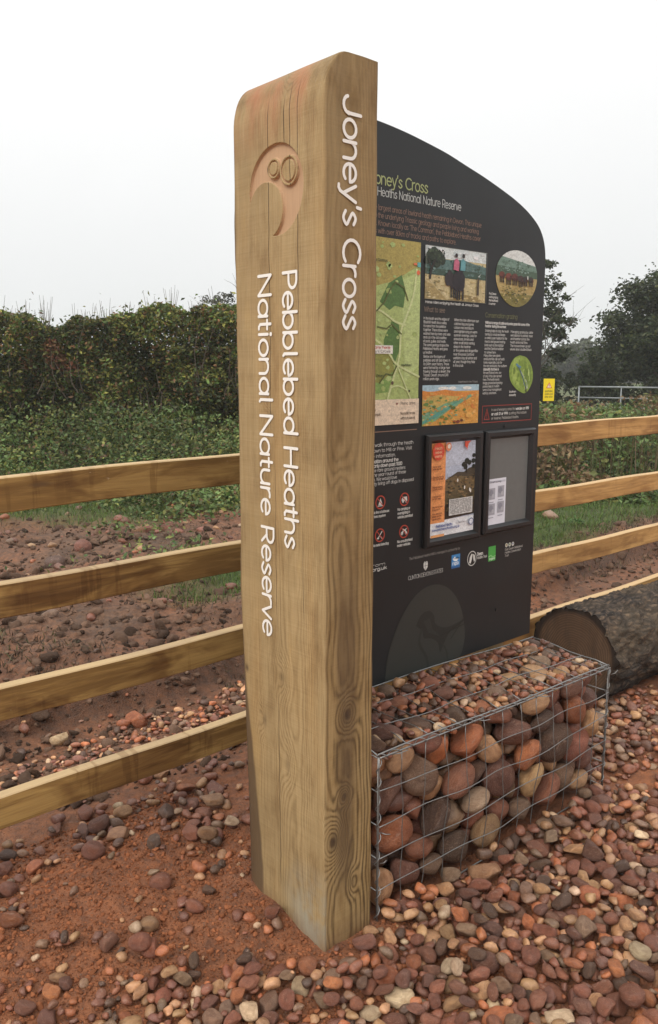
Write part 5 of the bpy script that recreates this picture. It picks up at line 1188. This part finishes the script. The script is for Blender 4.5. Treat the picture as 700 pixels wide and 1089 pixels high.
# ------------------------------------------------------------------ foliage
t = NT('leaves'); at = t.n('ShaderNodeAttribute', attribute_name='col').outputs['Color']; oc = t.obj(); n1 = t.noise(oc, 30, 2)
col = t.mix(n1, t.mix(1, at, (.75, .75, .75, 1), 'MULTIPLY'), at)
tr = t.n('ShaderNodeBsdfTranslucent'); t.t.links.new(col, tr.inputs[0]); ms = t.n('ShaderNodeMixShader'); ms.inputs[0].default_value = .25
t.t.links.new(t.b.outputs[0], ms.inputs[1]); t.t.links.new(tr.outputs[0], ms.inputs[2]); t.t.links.new(ms.outputs[0], t.out.inputs[0])
M_LEAF = t.fin(col, .55, 0, .35)
def leaves(pos, size, cols, up=.3, aspect=.55):
    """folded four-point leaves"""
    n = len(pos); r = rng
    d = r.normal(size=(n, 3)); d[:, 2] *= .7; d /= np.linalg.norm(d, axis=1)[:, None]
    nn = r.normal(size=(n, 3)); nn[:, 2] += up*3; s = np.cross(nn, d); s /= np.linalg.norm(s, axis=1)[:, None]+1e-9; nrm_ = np.cross(d, s)
    sz = (size*r.uniform(.6, 1.35, n))[:, None]
    V_ = np.stack([pos-d*sz*.5, pos+s*sz*aspect*.5+nrm_*sz*.1, pos+d*sz*.55, pos-s*sz*aspect*.5+nrm_*sz*.1], 1).reshape(-1, 3)
    k = np.arange(n)*4; F_ = np.concatenate([np.stack([k, k+1, k+2], 1), np.stack([k, k+2, k+3], 1)])
    return V_, F_, np.repeat(cols, 4, 0)
def pick(pal, n, wts):
    i = rng.choice(len(pal), n, p=np.array(wts)/sum(wts)); return np.array(pal)[i]*rng.uniform(.65, 1.35, (n, 1))
DG_ = (.026, .040, .014); OL = (.060, .066, .020); MG = (.050, .085, .022); YG = (.12, .125, .032); BR = (.095, .055, .028); LGN = (.085, .125, .040); RD = (.11, .045, .028)
t = NT('twig'); M_TW = t.fin(t.mix(t.noise(t.obj(), 8, 3), (.055, .040, .028, 1), (.13, .10, .075, 1)), .85)
GH = lambda x_, y_: float(ground_h(np.array([x_]), np.array([y_]))[0])

# hedge
HD = 13.2
hedge = empty('hedge', polar(HD, -2.6), 'tall overgrown dark hedge across the left background', 'hedge')
hx = np.array(polar(HD, -2.6))
L0, L1 = -4.2, 4.8
def htop(l): return 2.50+.36*(fbm(l*1.3+2, l*0+.3, 4)-.47)+.42*(fbm(l*4.3+2, l*0+7.3, 4)-.47)+.08*np.sin(l*.8)
Nl = 120000; ll = rng.uniform(L0, L1, Nl); dep = np.abs(rng.normal(0, .42, Nl))*rng.choice([1, 1, .4], Nl); zr = rng.random(Nl)
zz = .12+(htop(ll)-.12)*zr**.62+np.where(rng.random(Nl) < .06, rng.exponential(.06, Nl)*(zr > .9), 0)
face = -.75*np.sin(np.clip(zr, 0, 1)*math.pi*.55+.35)+.42*(fbm(ll*1.7, zz*1.7, 3)-.47)*2.2     # lumpy front
pp = hx+fw*(face+dep)[:, None]+rt*ll[:, None]; pp[:, 2] = zz
clump = fbm(ll*2.1+9, zz*2.1+4, 3)
c_ = pick([DG_, OL, MG, YG, BR], Nl, [34, 32, 12, 10, 14])*np.where(fbm(ll*3.1, zz*3.1+7, 3) > .47, 1.35, .7)[:, None]; redm = (clump > .56) & (zz > 1.6) & (ll < -.3); c_[redm] = pick([BR, RD, OL], int(redm.sum()), [5, 3, 4]); 
lowm = (zz < 1.1); c_[lowm & (clump > .5)] = pick([MG, LGN, OL], int((lowm & (clump > .5)).sum()), [4, 2, 3])
Vh, Fh, Ch = leaves(pp-hx, np.where(zz < 1.0, .085, .068), c_*np.array([2.75, 2.55, 2.3]))
o = link('foliage', mesh_np('foliage', Vh, Fh, False, Ch), M_LEAF, hedge)
mb = MB()
for i in range(330):
    l = random.uniform(L0, L1); b0 = random.uniform(-.75, .25); z0 = random.uniform(.1, 1.6); tp = float(htop(np.array([l]))[0]); up_ = random.uniform(.5, 1.2); z1 = min(z0+up_, tp+random.choice([0, 0, .05, .15, .3])); dl = random.uniform(-.35, .35)
    p = lambda f_: tuple(fw*(b0+.15*math.sin(f_*3+i))+rt*(l+dl*f_+.05*math.sin(f_*5+i))+np.array([0, 0, z0+(z1-z0)*f_])); mb.tube([p(k/5) for k in range(6)], [.009*(1-.8*k/5) for k in range(6)], 4, caps=False)
for i in range(70):
    l = random.uniform(L0, L1); tp = float(htop(np.array([l]))[0]); h_ = random.uniform(.12, .42); b0 = random.uniform(-.2, .3)
    for q in range(4): mb.tube([tuple(rt*l+fw*b0+np.array([0, 0, tp-.4])), tuple(rt*(l+random.uniform(-.15, .15))+fw*b0+np.array([0, 0, tp+h_*random.uniform(.4, 1)]))], [.006, .002], 4, caps=False)
mb.build('stems', M_TW, hedge)
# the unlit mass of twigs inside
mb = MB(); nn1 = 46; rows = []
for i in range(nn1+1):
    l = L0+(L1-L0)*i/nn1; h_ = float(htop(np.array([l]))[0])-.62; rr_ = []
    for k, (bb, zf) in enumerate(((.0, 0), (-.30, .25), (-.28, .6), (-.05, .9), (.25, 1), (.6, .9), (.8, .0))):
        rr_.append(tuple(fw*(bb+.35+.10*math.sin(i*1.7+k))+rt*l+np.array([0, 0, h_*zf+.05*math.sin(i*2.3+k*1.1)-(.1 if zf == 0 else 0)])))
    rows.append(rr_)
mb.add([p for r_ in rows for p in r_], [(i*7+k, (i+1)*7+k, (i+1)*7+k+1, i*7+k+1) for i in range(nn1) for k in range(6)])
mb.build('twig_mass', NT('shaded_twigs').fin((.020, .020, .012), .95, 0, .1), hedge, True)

# low growth in front of the hedge
Nb = 62000; d_ = 5.0+rng.random(Nb)**.62*7.8; lat = rng.uniform(-.47, .10, Nb)*d_
pp = fw*d_[:, None]+rt*lat[:, None]; patch = fbm(pp[:, 0]*.9, pp[:, 1]*.9+20, 4)
k_ = rng.random(Nb) < np.clip(sstep(7.4, 9.6, d_)*1.2+(patch-.53)*2.6, .0, 1); d_, lat, pp, patch = d_[k_], lat[k_], pp[k_], patch[k_]
hm = np.clip(sstep(8.2, 11.6, d_)*.75+(patch-.45)*.9, .06, 1.1)
pp[:, 2] = ground_h(pp[:, 0], pp[:, 1])+hm*rng.random(len(pp))**.6*rng.uniform(.5, 1.25, len(pp))
c_ = pick([MG, LGN, OL, YG, DG_, BR], len(pp), [22, 30, 24, 26, 8, 8])*2.0
Vb, Fb, Cb = leaves(pp, np.where(d_ < 8, .042, .056), c_*np.where(fbm(pp[:, 0]*2.3+5, pp[:, 1]*2.3, 3) > .47, 1.2, .72)[:, None], .5, .62)
tag(link('brambles', mesh_np('brambles', Vb, Fb, False, Cb), M_LEAF), 'low green brambles and nettles in front of the tall hedge', 'undergrowth', kind='stuff')
# right hand rough growth, bracken and long grass
Nb = 30000; d_ = 9.0+rng.random(Nb)*10; lat = rng.uniform(.18, .50, Nb)*d_
pp = fw*d_[:, None]+rt*lat[:, None]; patch = fbm(pp[:, 0]*.8+7, pp[:, 1]*.8+20, 4)
hm = np.clip(.85*sstep(9.6, 11.6, d_)*(1-.35*sstep(12.5, 18, d_))+(patch-.45)*1.1, .05, 1.15)
pp[:, 2] = ground_h(pp[:, 0], pp[:, 1])+hm*rng.random(Nb)**.55
c_ = pick([MG, OL, LGN, DG_, BR, YG], Nb, [28, 26, 28, 14, 2, 10]); bm_ = (patch > .62); c_[bm_] = pick([BR, (.13, .09, .045), OL], int(bm_.sum()), [4, 3, 3])
Vb, Fb, Cb = leaves(pp, np.full(Nb, .085), c_*2.1, .4, .55)
def blades(n, posf, h0, h1, wd, pal, wts, lean=.35):
    P0 = posf(n); n = len(P0); h_ = rng.uniform(h0, h1, n); an = rng.uniform(0, 2*np.pi, n); le = rng.normal(0, lean, (n, 2))
    s = np.stack([np.cos(an), np.sin(an), 0*an], 1)*wd; mid_ = P0+np.stack([le[:, 0]*h_*.35, le[:, 1]*h_*.35, h_*.6], 1); tip = P0+np.stack([le[:, 0]*h_, le[:, 1]*h_, h_*(1-.25*np.abs(le).sum(1).clip(0, 1))], 1)
    V_ = np.stack([P0-s, P0+s, mid_+s*.7, mid_-s*.7, tip], 1).reshape(-1, 3); k = np.arange(n)*5
    F_ = np.concatenate([np.stack([k, k+1, k+2], 1), np.stack([k, k+2, k+3], 1), np.stack([k+3, k+2, k+4], 1)]); return V_, F_, np.repeat(pick(pal, n, wts), 5, 0)
def brk(n):
    d_ = rng.uniform(9.8, 13.5, n); lat = rng.uniform(.22, .5, n)*d_; p = fw*d_[:, None]+rt*lat[:, None]; p[:, 2] = ground_h(p[:, 0], p[:, 1]); return p
V2, F2, C2 = blades(1100, brk, .4, 1.15, .006, [(.15, .10, .055), (.11, .08, .04), (.09, .10, .035)], [4, 3, 3], .25)
tag(link('undergrowth', mesh_np('undergrowth', np.concatenate([Vb, V2]), np.concatenate([Fb, F2+len(Vb)]), False, np.concatenate([Cb, C2])), M_LEAF), 'tangled brambles and brown bracken beyond the right hand rails', 'undergrowth', kind='stuff')
# grass
def gpos(n):
    d_ = 4.2+rng.random(n)**1.4*9; lat = rng.uniform(-.47, .49, n)*d_; p = fw*d_[:, None]+rt*lat[:, None]
    wv = grass_w(p[:, 0], p[:, 1]); k = rng.random(n) < wv*1.2-.15; p = p[k]; p[:, 2] = ground_h(p[:, 0], p[:, 1])-.005; return p
V3, F3, C3 = blades(110000, gpos, .03, .10, .0035, [(.10, .17, .035), (.14, .20, .05), (.17, .18, .065), (.07, .11, .03)], [5, 4, 2, 2], .5)
tag(link('grass', mesh_np('grass', V3, F3, False, C3), M_LEAF), 'short green grass growing in patches on the rough earth', 'grass', kind='stuff')
def dry(n):
    d_ = 3.6+rng.random(n)**1.3*6; lat = rng.uniform(-.47, .49, n)*d_; p = fw*d_[:, None]+rt*lat[:, None]
    wv = np.exp(-((p[:, 1]-3.85)/.35)**2)*sstep(2.0, 4.5, p[:, 0])+.30*(fbm(p[:, 0]*1.4, p[:, 1]*1.4+77, 4) > .50); k = (rng.random(n) < wv) & (p[:, 1] > 3.45); p = p[k]; p[:, 2] = ground_h(p[:, 0], p[:, 1])-.004; return p
V4, F4, C4 = blades(60000, dry, .02, .075, .003, [(.10, .062, .035), (.16, .11, .06), (.06, .04, .025), (.08, .09, .03)], [5, 3, 4, 2], .9)
tag(link('dry_grass', mesh_np('dry_grass', V4, F4, False, C4), M_LEAF), 'dead brown grass and roots on the broken earth bank', 'grass', kind='stuff')
# weeds on the bank
def weed(x_, y_, s, lab):
    z_ = GH(x_, y_); n = 220; q = rng.normal(size=(n, 3))*[s*.42, s*.42, s*.22]; q[:, 2] = np.abs(q[:, 2])+.01
    V_, F_, C_ = leaves(q, np.full(n, s*.42), pick([(.06, .14, .03), (.09, .17, .05)], n, [1, 1]), .8, .7)
    o = link('plant', mesh_np('plant', V_, F_, False, C_), M_LEAF, None, (x_, y_, z_)); tag(o, lab, 'plant')
weed(1.52, 4.86, .085, 'small bright green weed on the dark bank, below the second rail')
weed(7.0, 4.35, .10, 'tuft of green weed on dark earth just right of the board')

# trees ------------------------------------------------------------------------
def tree(name, base, H, spread, label, ncl, nleaf, pal, wts, lsize, seed, crown_lo=.2, bare=False, sxy=1.0, cat='tree', group=None):
    rr = np.random.default_rng(seed); root = empty(name, base, label, cat, group)
    mb = MB(); tips = []
    def limb(p, d, ln, r, lev):
        pts = [Vector(p)]; dv = Vector(d).normalized(); k = 5
        for i in range(k): dv = (dv+Vector(rr.normal(0, .13, 3))+Vector((0, 0, .05))).normalized(); pts.append(pts[-1]+dv*ln/k)
        mb.tube(pts, [r*(1-.65*i/k) for i in range(k+1)], 6 if lev < 2 else 4, caps=False)
        if lev >= (4 if bare else 3): tips.append(pts[-1]); return
        nb_ = rr.integers(3, 6)
        for j in range(nb_):
            f_ = rr.uniform(.35, 1); q = pts[int(round(f_*k))]; az = rr.uniform(0, 2*math.pi); el = rr.uniform(.1, .9)
            nd = (dv*.65+Vector((math.cos(az), math.sin(az), el*.6))*.8).normalized(); limb(q, nd, ln*rr.uniform(.5, .72), r*.5*rr.uniform(.7, 1), lev+1)
        tips.append(pts[-1])
    for k in range(3 if not bare else 5):
        limb((rr.normal(0, .08), rr.normal(0, .08), -.1), (rr.normal(0, .28)*spread/H*1.4, rr.normal(0, .28)*spread/H*1.4, 1), H*rr.uniform(.42, .6), .018*H, 0)
    mb.build('trunk', M_TW, root, True)
    if bare: return root
    # crown: clumps on an uneven dome around the limb tips
    cl = []
    for i in range(ncl):
        az = rr.uniform(0, 2*math.pi); zf = rr.random()**.8; prof = math.sin(math.pi*min(1, .14+.80*zf))**.7; rad_ = spread*prof*math.sqrt(rr.uniform(.15, 1))*(1+.22*math.sin(az*3+seed)+.16*math.sin(az*5+zf*6))
        cl.append((rad_*math.cos(az)*sxy, rad_*math.sin(az)*sxy, H*(crown_lo+(1-crown_lo)*zf*.96)))
    cl = np.array(cl); cl = np.concatenate([cl, np.array([t_[:] for t_ in tips if t_.z > H*crown_lo])[:ncl//2]]) if tips else cl
    w_ = rr.uniform(.3, 1.6, len(cl)); w_ /= w_.sum(); idx_ = rr.choice(len(cl), nleaf, p=w_); sg = rr.uniform(.10, .26, len(cl))*spread/2.2
    pos = cl[idx_]+rr.normal(size=(nleaf, 3))*sg[idx_][:, None]*[1, 1, .65]
    tone_ = rr.uniform(.65, 1.35, len(cl)); C_ = pick(pal, nleaf, wts)*tone_[idx_][:, None]
    V_, F_, C_ = leaves(pos, np.full(nleaf, lsize), C_, .3, .6); link('crown', mesh_np('crown', V_, F_, False, C_), M_LEAF, root); return root
TP = [(.022, .036, .014), (.036, .054, .018), (.056, .076, .024), (.085, .095, .032)]
tree('tree', polar(24, 5.75), 4.75, 1.2, 'dark loose crowned tree showing past the board edge', 80, 13000, TP, [3, 4, 3, 2], .12, 21, .04)
tree('tree', polar(24.5, 10.2), 4.45, 2.45, 'broad dark tree behind the metal gate', 200, 52000, TP, [3, 4, 3, 2], .12, 22, .02)
tree('bush', polar(22.5, 9.3), 1.75, .8, 'rounded mid green bush at the right end of the gate', 40, 3500, [MG, OL, DG_], [3, 3, 2], .10, 31, .05, cat='bush')
tree('tree', polar(75, 21.8), 3.6, 3.4, 'pale misty tree far off between the two dark trees', 70, 5000, [(.05, .06, .03), (.07, .08, .04)], [1, 1], .5, 41, .1)
tree('tree', polar(21, -2.72), 3.55, .85, 'small pale grey tree rising behind the hedge beside the post', 60, 2600, [(.085, .09, .065), (.11, .115, .085), (.06, .065, .045)], [1, 1, 1], .07, 51, .3)

tree('bush', polar(25.5, 6.6), 1.25, .9, 'dark bush in the gap behind the left end of the gate', 40, 5000, [DG_, OL, MG], [4, 3, 1], .11, 33, .02, cat='bush')
tree('bush', polar(26.0, 8.3), 1.8, 1.2, 'dark low bush under the broad tree behind the gate', 40, 5000, [DG_, OL, MG], [4, 3, 1], .11, 34, .02, cat='bush')
# far hedgerow closing the horizon
Nf = 26000; ang = rng.uniform(-.6, .6, Nf); dF = 90+rng.normal(0, 2.0, Nf); pp = np.stack([np.cos(YAW+ang)*dF, np.sin(YAW+ang)*dF, 0*ang], 1)
pp[:, 2] = rng.random(Nf)*(2.0+1.6*fbm(ang*40, ang*0+2, 4))
Vf, Ff, Cf = leaves(pp, np.full(Nf, .7), pick([DG_, OL, MG], Nf, [3, 3, 2]), .2, .7)
tag(link('distant_woodland', mesh_np('distant_woodland', Vf, Ff, False, Cf), M_LEAF), 'far line of trees closing the horizon', 'woodland', kind='stuff')

# ------------------------------------------------------------------ field gate and warning sign
t = NT('galvanised_steel'); n1 = t.noise(t.obj(), 12, 3); M_ST2 = t.fin(t.mix(n1, (.20, .215, .22, 1), (.31, .325, .33, 1)), .5, .35, .5)
p0 = np.array(polar(21.4, 6.40)); p1 = np.array(polar(20.2, 8.14)); gl = np.linalg.norm(p1-p0); ga = math.atan2(p1[1]-p0[1], p1[0]-p0[0])
gate = empty('field_gate', tuple(p0), 'galvanised tubular metal field gate beyond the grass', 'gate', rz=ga)
mb = MB(); hts = (1.17, .90, .66, .45, .26)
mb.tube([(0, 0, .2), (0, 0, 1.17)], .022, 8); mb.tube([(gl, 0, .2), (gl, 0, 1.17)], .022, 8); mb.build('gate_stile', M_ST2, gate, True)
for h_ in hts: mb = MB(); mb.tube([(0, 0, h_), (gl, 0, h_)], .021 if h_ > 1 else .017, 8); mb.build('bar', M_ST2, gate, True)
mb = MB(); mb.tube([(gl*.5, .0, .26), (gl*.5, .0, 1.17)], .017, 8); mb.build('brace', M_ST2, gate, True)
mb = MB(); mb.tube([(gl+.10, 0, -.3), (gl+.10, 0, 1.32)], .06, 10); mb.tube([(gl, 0, 1.05), (gl+.08, 0, 1.05)], .015, 6); mb.build('hanging_post', M_ST2, gate, True)
sp_ = np.array(polar(17, 4.47)); sg_ = empty('warning_sign', tuple(sp_), 'yellow warning sign with red triangle on a stake in the grass', 'sign', rz=YAW-R(90)+R(6))
a = MB(); a.box(-.115, .115, -.004, .004, .98, 1.43, 0, .002); a.build('sign_plate', flat((238, 208, 32), .5), sg_)
a = MB(); a.box(-.02, .02, .006, .035, -.3, 1.38, 0, .003); a.build('stake', M_LEG, sg_)
a = MB(); 
def sgp(pts, off, m): a.add([(p[0], -.004-off, p[1]) for p in pts], [tuple(range(len(pts)))], m)
sgp([(-.062, 1.24), (.062, 1.24), (0, 1.36)], .002, 0); sgp([(-.042, 1.252), (.042, 1.252), (0, 1.335)], .004, 1); sgp([(-.006, 1.27), (.006, 1.27), (.008, 1.315), (-.008, 1.315)], .006, 0)
a.build('warning_triangle', [flat((206, 84, 50), .5), flat((236, 220, 190), .5)], sg_)
a = MB()
for i, l in enumerate(['WARNING', 'Adders and', 'deep water']): text(a, l, (-.085, -.004, 1.16-i*.055), (1, 0, 0), (0, 0, 1), (0, -1, 0), .055, .05, width=.17, off=.002)
a.build('sign_lettering', flat((110, 96, 40), .5), sg_)

# ------------------------------------------------------------------ misty air
mb = MB(); mb.box(-900, 900, -900, 900, -3, 9)
hm_ = bpy.data.materials.new('misty_air'); hm_.use_nodes = True; ht = hm_.node_tree; ht.nodes.clear()
pv = ht.nodes.new('ShaderNodeVolumePrincipled'); pv.inputs['Color'].default_value = (.93, .95, .96, 1); pv.inputs['Density'].default_value = .0017; pv.inputs['Anisotropy'].default_value = .2
ho = ht.nodes.new('ShaderNodeOutputMaterial'); ht.links.new(pv.outputs[0], ho.inputs['Volume'])
hz = mb.build('haze', hm_); tag(hz, 'thin pale mist in the air over the heath', 'mist', kind='stuff')
sc.cycles.volume_bounces = 1
